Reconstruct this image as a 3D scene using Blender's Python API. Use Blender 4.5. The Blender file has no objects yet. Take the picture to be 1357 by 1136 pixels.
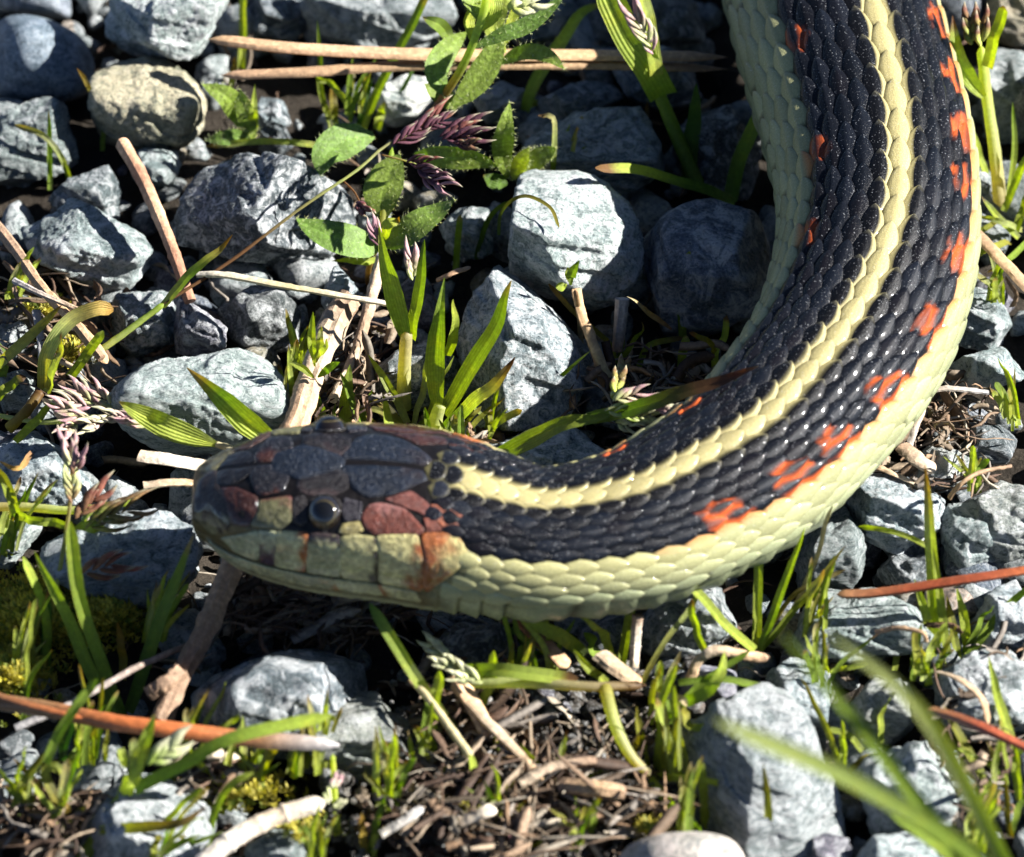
import bpy, math, random
import numpy as np
from mathutils import Vector, Matrix

# ---------------------------------------------------------------- camera, sky, sun, exposure
S = bpy.context.scene
COL = S.collection
MM = 0.001
EL = math.radians(45.0)          # camera looks down at 45 degrees
DIST = 0.80                      # metres from the gravel
PXMM = 13.0                      # photograph pixels per millimetre at the gravel
PW, PH = 1357.0, 1136.0
WFRAME = PW / PXMM * MM
R_ = np.array((1.0, 0.0, 0.0))
U_ = np.array((0.0, math.sin(EL), math.cos(EL)))
F_ = np.array((0.0, -math.cos(EL), math.sin(EL)))     # towards the camera
CAMP = F_ * DIST

cam = bpy.data.cameras.new("camera")
cam.sensor_width = 36.0
cam.lens = 36.0 * DIST / WFRAME
cam.clip_start = 0.01
cam.clip_end = 200.0
cam.dof.use_dof = True
cam.dof.focus_distance = DIST + 0.004
cam.dof.aperture_fstop = cam.lens / 8.0
cam_o = bpy.data.objects.new("camera", cam)
COL.objects.link(cam_o)
cam_o.location = CAMP
cam_o.rotation_euler = (math.pi / 2 - EL, 0, 0)
S.camera = cam_o

SUN_EL = math.radians(32.0)
SUN_AZ = math.radians(5.0)      # from +x turned towards +y (behind the snake)
sdir = np.array((math.cos(SUN_EL) * math.cos(SUN_AZ), math.cos(SUN_EL) * math.sin(SUN_AZ), math.sin(SUN_EL)))
w = bpy.data.worlds.new("World")
S.world = w
w.use_nodes = True
nt = w.node_tree
bg = nt.nodes["Background"]
sky = nt.nodes.new("ShaderNodeTexSky")
sky.sky_type = 'NISHITA'
sky.sun_disc = False
sky.sun_elevation = SUN_EL
sky.sun_rotation = math.pi / 2 - SUN_AZ
nt.links.new(sky.outputs[0], bg.inputs[0])
sky.air_density = 0.45
sky.dust_density = 0.25
sky.altitude = 900.0
bg.inputs[1].default_value = 0.05
sun = bpy.data.lights.new("sun", 'SUN')
sun.energy = 5.0
sun.angle = math.radians(0.5)
sun.color = (1.0, 0.965, 0.91)
sun_o = bpy.data.objects.new("sun", sun)
COL.objects.link(sun_o)
sun_o.rotation_euler = Vector(sdir).to_track_quat('Z', 'Y').to_euler()
S.view_settings.view_transform = 'Standard'
S.view_settings.look = 'None'
S.view_settings.exposure = 1.95
S.view_settings.gamma = 1.0
S.view_settings.use_curve_mapping = False
S.cycles.max_bounces = 6
S.cycles.diffuse_bounces = 3
S.cycles.caustics_reflective = False
S.cycles.caustics_refractive = False

# ---------------------------------------------------------------- helpers
rng = np.random.default_rng(7)
random.seed(7)


def P(px, py, h=0.0):
    """world point (metres) at height h mm that the photograph shows at pixel px, py"""
    d = -F_ * DIST + R_ * ((px - PW / 2) / PXMM * MM) + U_ * ((PH / 2 - py) / PXMM * MM)
    t = (h * MM - CAMP[2]) / d[2]
    return CAMP + d * t


def project(p):
    q = np.asarray(p) - CAMP
    z = -(q @ F_)
    return np.stack([PW / 2 + (q @ R_) / z * DIST / MM * PXMM, PH / 2 - (q @ U_) / z * DIST / MM * PXMM], -1)


def lattice(i, seed):
    i = i.astype(np.int64)
    h = (i[..., 0] * 73856093) ^ (i[..., 1] * 19349663) ^ (i[..., 2] * 83492791) ^ (seed * 2654435761)
    h = (h ^ (h >> 13)) * 1274126177
    h = (h ^ (h >> 16)) & 0xFFFFFF
    return h / float(0xFFFFFF) * 2 - 1


def noise(p, seed=0):
    i = np.floor(p)
    f = p - i
    f = f * f * f * (f * (f * 6 - 15) + 10)
    out = 0
    for dx in (0, 1):
        for dy in (0, 1):
            for dz in (0, 1):
                wt = (f[..., 0] if dx else 1 - f[..., 0]) * (f[..., 1] if dy else 1 - f[..., 1]) * (f[..., 2] if dz else 1 - f[..., 2])
                out = out + wt * lattice(i + np.array((dx, dy, dz)), seed)
    return out


def fbm(p, seed=0, octaves=4, gain=0.5):
    a, o = 1.0, 0
    for k in range(octaves):
        o = o + a * noise(p * 2.03 ** k + 17.3 * k, seed + k)
        a *= gain
    return o


def ridged(p, seed=0, octaves=3):
    a, o = 1.0, 0
    for k in range(octaves):
        o = o + a * (1 - 2 * np.abs(noise(p * 2.1 ** k + 9.1 * k, seed + 31 + k)))
        a *= 0.5
    return o


def make_mesh(name, v, f, mat=None, cols=None, smooth=True, crease=None, across=None):
    """v (n,3) metres, f (m,3) or (m,4) vertex numbers, cols (n,3) linear base colours"""
    v = np.asarray(v, dtype=np.float32)
    f = np.asarray(f, dtype=np.int32)
    me = bpy.data.meshes.new(name)
    k = f.shape[1]
    me.vertices.add(len(v))
    me.vertices.foreach_set("co", v.ravel())
    me.loops.add(f.size)
    me.loops.foreach_set("vertex_index", f.ravel())
    me.polygons.add(len(f))
    me.polygons.foreach_set("loop_start", np.arange(0, f.size, k, dtype=np.int32))
    me.polygons.foreach_set("loop_total", np.full(len(f), k, dtype=np.int32))
    me.polygons.foreach_set("use_smooth", np.full(len(f), smooth, dtype=bool))
    me.update(calc_edges=True)
    if crease == 'angle':
        me.set_sharp_from_angle(angle=math.radians(38))
    elif crease:                      # (ring size, numbers round the ring): lengthwise edges that stay sharp
        k_, at = crease
        e = np.empty(2 * len(me.edges), dtype=np.int32)
        me.edges.foreach_get("vertices", e)
        e = e.reshape(-1, 2)
        sh = (np.abs(e[:, 0] - e[:, 1]) == k_) & np.isin(e[:, 0] % k_, at)
        me.attributes.new("sharp_edge", 'BOOLEAN', 'EDGE').data.foreach_set("value", sh)
    if cols is not None:
        ca = me.color_attributes.new("Col", 'FLOAT_COLOR', 'POINT')
        c4 = np.ones((len(v), 4), dtype=np.float32)
        c4[:, :3] = cols
        if across is not None: c4[:, 3] = across
        ca.data.foreach_set("color", c4.ravel())
    if mat is not None:
        me.materials.append(mat)
    return me


def link(name, me, parent=None, loc=None):
    o = bpy.data.objects.new(name, me)
    COL.objects.link(o)
    if parent is not None:
        o.parent = parent
    if loc is not None:
        o.location = loc
    return o


def thing(name, label, cat, loc=(0, 0, 0), group=None):
    o = bpy.data.objects.new(name, None)
    o.empty_display_size = 0.002
    COL.objects.link(o)
    o.location = loc
    return tag(o, label, cat, group)


def tag(o, label=None, cat=None, group=None, kind=None):
    if label: o["label"] = label
    if cat: o["category"] = cat
    if group: o["group"] = group
    if kind: o["kind"] = kind
    return o


class Bag:
    """collects pieces that all have faces of the same number of corners"""
    def __init__(self): self.v, self.f, self.c, self.n = [], [], [], 0
    def add(self, v, f, c):
        v = np.asarray(v, float)
        self.v.append(v); self.f.append(np.asarray(f) + self.n)
        self.c.append(np.broadcast_to(np.asarray(c, float), (len(v), 3)))
        self.n += len(v)
    def mesh(self, name, mat, smooth=True):
        return make_mesh(name, np.concatenate(self.v), np.concatenate(self.f), mat, np.concatenate(self.c), smooth)


def catmull(pts, n):
    """smooth curve through pts (k,d), n samples evenly spaced along its length"""
    p = np.asarray(pts, float)
    if len(p) == 2:
        t = np.linspace(0, 1, n)[:, None]
        return p[0] * (1 - t) + p[1] * t
    q = np.vstack([2 * p[0] - p[1], p, 2 * p[-1] - p[-2]])
    out = []
    for i in range(1, len(q) - 2):
        t = np.linspace(0, 1, 24, endpoint=False)[:, None]
        a, b, c, d = q[i - 1], q[i], q[i + 1], q[i + 2]
        out.append(0.5 * (2 * b + (c - a) * t + (2 * a - 5 * b + 4 * c - d) * t ** 2 + (3 * b - a - 3 * c + d) * t ** 3))
    out.append(p[-1:])
    c = np.vstack(out)
    m = c[:, :3] if c.shape[1] >= 3 else c
    L = np.concatenate([[0], np.cumsum(np.linalg.norm(np.diff(m, axis=0), axis=1))])
    u = np.linspace(0, L[-1], n)
    return np.stack([np.interp(u, L, c[:, k]) for k in range(c.shape[1])], 1)


def unit(a):
    return a / np.maximum(np.linalg.norm(a, axis=-1, keepdims=True), 1e-12)


def tube_faces(n, k, caps=False):
    i, j = np.meshgrid(np.arange(n - 1), np.arange(k), indexing='ij')
    a = i * k + j
    b = i * k + (j + 1) % k
    return np.stack([a, b, b + k, a + k], -1).reshape(-1, 4)


# ---------------------------------------------------------------- materials
class Mat:
    def __init__(self, name):
        self.m = bpy.data.materials.new(name)
        self.m.use_nodes = True
        self.t = self.m.node_tree
        self.b = self.t.nodes["Principled BSDF"]
        self.out = self.t.nodes["Material Output"]
    def n(self, kind, **kw):
        x = self.t.nodes.new("ShaderNode" + kind)
        for k, v in kw.items():
            if hasattr(x, k): setattr(x, k, v)
            else: x.inputs[k.replace("_", " ")].default_value = v
        return x
    def l(self, a, b): self.t.links.new(a, b)
    def coords(self, scale=1000.0, rand=True):
        tc = self.n("TexCoord")
        mp = self.n("Mapping")
        mp.inputs["Scale"].default_value = (scale,) * 3
        self.l(tc.outputs["Object"], mp.inputs["Vector"])
        if rand:
            oi = self.n("ObjectInfo")
            mu = self.n("Math", operation='MULTIPLY'); mu.inputs[1].default_value = 61.0
            self.l(oi.outputs["Random"], mu.inputs[0])
            self.l(mu.outputs[0], mp.inputs["Location"])
        return mp.outputs[0]
    def noise(self, vec, scale, detail=6, rough=0.6, dist=0.0):
        x = self.n("TexNoise"); self.l(vec, x.inputs["Vector"])
        x.inputs["Scale"].default_value = scale; x.inputs["Detail"].default_value = detail
        x.inputs["Roughness"].default_value = rough; x.inputs["Distortion"].default_value = dist
        return x.outputs["Fac"]
    def ramp(self, fac, stops):
        x = self.n("ValToRGB"); self.l(fac, x.inputs[0])
        e = x.color_ramp.elements
        while len(e) < len(stops): e.new(0.5)
        for el, (p, c) in zip(e, stops):
            el.position = p
            el.color = (c, c, c, 1) if not isinstance(c, (tuple, list)) else (*c, 1)
        return x.outputs[0]
    def mix(self, fac, a, b, blend='MIX'):
        x = self.n("Mix", data_type='RGBA', blend_type=blend)
        for i, v in ((0, fac), (6, a), (7, b)):
            if isinstance(v, (int, float)): x.inputs[i].default_value = v
            elif isinstance(v, tuple): x.inputs[i].default_value = (*v, 1)
            else: self.l(v, x.inputs[i])
        return x.outputs[2]
    def bump(self, h, dist, strength=1.0, normal=None):
        x = self.n("Bump"); self.l(h, x.inputs["Height"])
        x.inputs["Distance"].default_value = dist; x.inputs["Strength"].default_value = strength
        if normal is not None: self.l(normal, x.inputs["Normal"])
        return x.outputs[0]
    def set(self, **kw):
        for k, v in kw.items():
            i = self.b.inputs[k.replace("_", " ")]
            if isinstance(v, (int, float)): i.default_value = v
            elif isinstance(v, tuple): i.default_value = (*v, 1) if len(v) == 3 and i.type == 'RGBA' else v
            else: self.l(v, i)
        return self.m


def rock_material(name, crystal=0.5, smoothness=0.0, source='object', grain=1.0, layers=1.0):
    m = Mat(name)
    vec = m.coords()
    if layers != 1.0:
        st = m.n("Mapping"); st.inputs["Scale"].default_value = (1, 1, layers); st.inputs["Rotation"].default_value = (.5, .35, 0)
        m.l(vec, st.inputs["Vector"]); vec = st.outputs[0]
    if source == 'object':
        base = m.n("ObjectInfo").outputs["Color"]
    else:
        base = m.n("Attribute", attribute_name="Col").outputs["Color"]
    big = m.noise(vec, 0.16, 5, 0.6, 0.6)
    mid = m.noise(vec, 0.62 * grain, 8, 0.68, 1.1)
    fine = m.noise(vec, 3.4, 5, 0.7)
    c = m.mix(m.ramp(big, [(0.35, 0.0), (0.68, 1.0)]), m.mix(1.0, base, (0.60, 0.68, 0.67), 'MULTIPLY'), m.mix(1.0, base, (1.15, 1.16, 1.17), 'MULTIPLY'))
    c = m.mix(m.ramp(mid, [(0.36, 1.0), (0.5, 0.0)]), c, m.mix(1.0, c, (0.42, 0.48, 0.5), 'MULTIPLY'))
    pit = m.noise(vec, 1.5 * grain, 6, 0.75, 0.6)
    c = m.mix(m.ramp(pit, [(0.40, 0.8), (0.47, 0.0)]), c, m.mix(1.0, c, (0.3, 0.36, 0.37), 'MULTIPLY'))
    wh = m.n("Math", operation='MULTIPLY'); m.l(m.ramp(mid, [(0.50, 0.0), (0.60, 1.0)]), wh.inputs[0]); wh.inputs[1].default_value = crystal
    c = m.mix(wh.outputs[0], c, (0.62, 0.64, 0.65))
    gr = m.n("Math", operation='MULTIPLY'); m.l(m.ramp(fine, [(0.56, 0.0), (0.64, 1.0)]), gr.inputs[0]); gr.inputs[1].default_value = 0.45 * crystal + 0.05
    c = m.mix(gr.outputs[0], c, (0.62, 0.64, 0.66))
    c = m.mix(m.ramp(fine, [(0.39, 0.85), (0.46, 0.0)]), c, m.mix(1.0, c, (0.35, 0.4, 0.42), 'MULTIPLY'))
    vein = m.noise(vec, 0.28, 3, 0.5, 1.6)
    vr = m.ramp(vein, [(0.485, 0.0), (0.497, 0.55 * crystal), (0.503, 0.55 * crystal), (0.515, 0.0)])
    c = m.mix(vr, c, (0.62, 0.62, 0.62))
    k = 1 - smoothness
    b1 = m.bump(mid, 0.0008 * k + 0.00005)
    b2 = m.bump(fine, 0.0004 * k + 0.00003, 1.0, b1)
    return m.set(Base_Color=c, Roughness=0.62, Specular_IOR_Level=0.4, Normal=b2)


ROCK = rock_material("grainy_stone", 0.55)
ROCKW = rock_material("quartz_rich_stone", 0.85)
ROCKL = rock_material("layered_stone", 0.5, 0.0, 'object', 0.8, 3.2)
ROCKC = rock_material("coarse_stone", 0.6, 0.0, 'object', 0.5)
ROCKT = rock_material("sandy_stone", 0.10, 0.1)
ROCKS = rock_material("worn_smooth_stone", 0.12, 0.86)
GRAVEL = rock_material("small_gravel_stone", 0.35, 0.2, 'attribute')


def col_material(name, rough=0.5, bump=0.00004, scale=3.0, vary=0.25, spec=0.4, translucent=0.0, stretch=None, speck=0.0, coat=0.0, veins=0.0):
    m = Mat(name)
    vec = m.coords()
    base = m.n("Attribute", attribute_name="Col").outputs["Color"]
    nz = m.noise(vec, scale, 5, 0.65)
    c = m.mix(m.ramp(nz, [(0.3, 1.0), (0.62, 0.0)]), base, m.mix(1.0, base, (1 - vary,) * 3, 'MULTIPLY'))
    c = m.mix(m.ramp(nz, [(0.5, 0.0), (0.75, 1.0)]), c, m.mix(1.0, c, (1 + vary,) * 3, 'MULTIPLY'))
    if speck:
        sp = m.noise(vec, 5.2, 2, 0.5)
        c = m.mix(m.ramp(sp, [(0.665, 0.0), (0.70, speck)]), c, (0.42, 0.43, 0.45))  # pale dots in the base colour, painted glints on the snake's scales
    nrm = m.bump(nz, bump)
    if veins:
        at = m.n("Attribute", attribute_name="Col").outputs["Alpha"]
        mu = m.n("Math", operation='MULTIPLY'); m.l(at, mu.inputs[0]); mu.inputs[1].default_value = veins
        sn = m.n("Math", operation='SINE'); m.l(mu.outputs[0], sn.inputs[0])
        c = m.mix(m.ramp(sn.outputs[0], [(0.1, 0.0), (0.9, 0.55)]), c, m.mix(1.0, c, (0.72, 0.78, 0.6), 'MULTIPLY'))
        patch = m.noise(vec, 0.45, 4, 0.6)
        c = m.mix(m.ramp(patch, [(0.52, 0.0), (0.72, 0.6)]), c, m.mix(1.0, c, (1.35, 1.15, 0.9), 'MULTIPLY'))
        nrm = m.bump(sn.outputs[0], 0.00004, 0.8, nrm)
    m.set(Base_Color=c, Roughness=rough, Specular_IOR_Level=spec, Normal=nrm)
    if coat:
        m.set(Coat_Weight=coat, Coat_Roughness=0.06)
    if translucent:
        tr = m.n("BsdfTranslucent"); m.l(m.mix(1.0, c, (1.7, 1.7, 0.7), 'MULTIPLY'), tr.inputs["Color"])
        ms = m.n("MixShader"); ms.inputs[0].default_value = translucent
        m.l(m.b.outputs[0], ms.inputs[1]); m.l(tr.outputs[0], ms.inputs[2]); m.l(ms.outputs[0], m.out.inputs["Surface"])
    return m.m


LEAF = col_material("leaf_green", 0.5, 0.00003, 2.2, 0.18, 0.3, 0.55, veins=22.0)
HAIRLEAF = col_material("hairy_leaf", 0.5, 0.00016, 2.0, 0.35, 0.4, 0.42, speck=0.35)
DRY = col_material("dry_plant", 0.7, 0.0001, 1.6, 0.35, 0.3, 0.15)
WOOD = col_material("dry_wood", 0.72, 0.00018, 1.5, 0.4, 0.3)
GLOSSDRY = col_material("red_needle", 0.4, 0.00006, 1.4, 0.3, 0.45)
MOSSM = col_material("moss_leaf", 0.6, 0.00003, 2.0, 0.3, 0.3, 0.35)
SCALE = col_material("snake_scale", 0.25, 0.00007, 5.5, 0.2, 0.10, 0.0, speck=0.35, coat=0.12)
SHIELD = col_material("head_shield_skin", 0.3, 0.00034, 1.9, 0.45, 0.12, 0.0, speck=0.3, coat=0.6)
SKIN = col_material("snake_skin", 0.4, 0.00006, 3.0, 0.3, 0.15, coat=0.15)


def soil_material():
    m = Mat("damp_soil")
    vec = m.coords(1000.0, False)
    a = m.noise(vec, 0.12, 6, 0.65)
    b = m.noise(vec, 1.3, 8, 0.7)
    c = m.mix(m.ramp(a, [(0.35, 0.0), (0.65, 1.0)]), (0.02, 0.016, 0.012), (0.05, 0.04, 0.03))
    c = m.mix(m.ramp(b, [(0.55, 0.0), (0.72, 0.7)]), c, (0.11, 0.09, 0.065))
    return m.set(Base_Color=c, Roughness=0.9, Specular_IOR_Level=0.2, Normal=m.bump(b, 0.0012))


SOIL = soil_material()
# ---------------------------------------------------------------- the ground sheet
def build_ground():
    n = 150
    e = np.concatenate([np.linspace(-1, -0.13, 24)[:-1] * 1.0, np.linspace(-0.13, 0.13, n), np.linspace(0.13, 1, 24)[1:]])
    e = np.sign(e) * np.where(np.abs(e) > 0.13, 0.13 + (np.abs(e) - 0.13) ** 2.2 * 60, np.abs(e))
    X, Y = np.meshgrid(e, e, indexing='ij')
    p = np.stack([X, Y, 0 * X], -1)
    q = p / MM
    Z = -9.0 + 1.6 * fbm(q / 14.0, 3, 3) + 0.7 * fbm(q / 3.0, 5, 3)
    p[..., 2] = Z * MM
    k = len(e)
    i, j = np.meshgrid(np.arange(k - 1), np.arange(k - 1), indexing='ij')
    a = i * k + j
    f = np.stack([a, a + k, a + k + 1, a + 1], -1).reshape(-1, 4)
    o = link("ground", make_mesh("ground", p.reshape(-1, 3), f, SOIL))
    tag(o, kind="structure")
    return o


build_ground()


def ico(level):
    import bmesh
    bm = bmesh.new()
    bmesh.ops.create_icosphere(bm, subdivisions=level, radius=1.0)
    v = np.array([x.co[:] for x in bm.verts])
    f = np.array([[x.index for x in g.verts] for g in bm.faces])
    bm.free()
    return unit(v), f


ICO = {k: ico(k) for k in (2, 3, 5, 6)}


def star(d, planes, p):
    """rounded convex stone: distance of the surface from its centre along directions d"""
    acc = 0
    for nrm, h in planes:
        acc = acc + (np.maximum(d @ nrm, 0) / h) ** p
    return acc ** (-1.0 / p)


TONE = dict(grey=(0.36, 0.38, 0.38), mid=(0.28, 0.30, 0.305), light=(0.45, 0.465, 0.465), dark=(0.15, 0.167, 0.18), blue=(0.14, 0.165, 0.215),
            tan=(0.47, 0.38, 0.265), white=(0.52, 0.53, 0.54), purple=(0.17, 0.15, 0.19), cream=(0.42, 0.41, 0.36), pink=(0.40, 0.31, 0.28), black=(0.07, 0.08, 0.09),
            rust=(0.30, 0.20, 0.15))


def stone(label, outline, tone="grey", mat=ROCK, seed=0, lift=0.0, sharp=60, rough=1.0, facets=None, deep=1.0, group="angular gravel stones"):
    """outline: the stone's convex rim as seen from the photographer's side; behind and below it is a full solid"""
    o2 = np.array(outline, float)
    c2 = (o2.max(0) + o2.min(0)) / 2
    r2 = o2 - c2
    wx, hy = (o2[:, 0].max() - o2[:, 0].min()) / 2 / PXMM, (o2[:, 1].max() - o2[:, 1].min()) / 2 / PXMM
    r = (wx + hy) / 2
    zc = -6.5 + 0.62 * r + lift
    c3 = P(c2[0], c2[1], zc)
    g = np.random.default_rng(1000 + seed)
    pl = []
    k = len(o2)
    sgn = np.sign(sum(r2[i][0] * r2[(i + 1) % k][1] - r2[(i + 1) % k][0] * r2[i][1] for i in range(k)))
    for i in range(k):
        a, b = r2[i], r2[(i + 1) % k]
        e = b - a
        nn = np.array((e[1], -e[0])) * sgn
        nn = nn / np.linalg.norm(nn)
        h = max(float(nn @ a) / PXMM, 0.35 * r)
        n3 = unit(R_ * nn[0] - U_ * nn[1] + F_ * g.uniform(-0.22, 0.22))
        pl.append((n3, h))
    if facets is None:
        facets = [((g.uniform(-.35, .3), g.uniform(-.1, .45), 1), g.uniform(.62, .82)), ((g.uniform(-.3, .3), -1, g.uniform(.05, .5)), g.uniform(.66, .9)),
                  ((1, g.uniform(-.6, .1), g.uniform(.3, .8)), g.uniform(.7, .95)), ((-1, g.uniform(-.8, 0), g.uniform(.1, .7)), g.uniform(.7, .95)),
                  ((g.uniform(-.6, .6), -.5, 1), g.uniform(.74, .88))]
    s = r * deep
    for nv, h in facets:
        pl.append((unit(np.array(nv, float)), h * s))
    for _ in range(3 if sharp > 12 else 0):                          # chips knocked off the edges
        nv = unit(F_ * g.uniform(-.1, 1) + R_ * g.normal() * .9 + U_ * g.normal() * .9)
        near = star(nv[None], pl, sharp)[0]
        pl.append((nv, near * g.uniform(.80, .93)))
    pl += [(-F_, 0.85 * s), (unit(-F_ + 0.7 * R_), s), (unit(-F_ - 0.7 * R_), s), (F_, 1.02 * s), (np.array((0, 0, -1.0)), min(1.1 * s, zc + 13.0))]
    big = r * PXMM > 33
    d, f = ICO[6 if r * PXMM > 62 else 5 if big else 5]
    d = d if r * PXMM > 24 else ICO[3][0]
    f = f if r * PXMM > 24 else ICO[3][1]
    rad = star(d, pl, sharp) * (1 + 0.9 / sharp if sharp < 12 else 1.0)
    q = d * rad[:, None]
    off = g.uniform(-50, 50, 3)
    k1 = 0.032 * r * rough
    disp = k1 * fbm(q / (0.55 * r) + off, seed, 3) + 0.07 * rough * ridged(q / 1.7 + off, seed + 5, 3) + 0.11 * rough * fbm(q / 0.62 + off, seed + 9, 3, 0.6)
    lay = noise(q @ np.array([[.3, .9, .4], [1, -.3, .2], [.2, .1, 1.]]) * np.array((0.16, 0.16, 0.9)) + off, seed + 77)   # splintery steps
    disp = disp + 0.20 * rough * np.tanh(9 * lay)
    q = d * (rad + disp - 0.08 * rough)[:, None]
    if mat is ROCK: mat = (ROCK, ROCKL, ROCKC)[seed % 3]
    o = link("stone", make_mesh("stone", q * MM, f, mat), None, c3)
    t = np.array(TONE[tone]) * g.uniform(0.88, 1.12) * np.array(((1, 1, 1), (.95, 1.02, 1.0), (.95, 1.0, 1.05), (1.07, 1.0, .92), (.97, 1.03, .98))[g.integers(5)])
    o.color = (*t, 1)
    tag(o, label, "stone", group)
    return o


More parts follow.
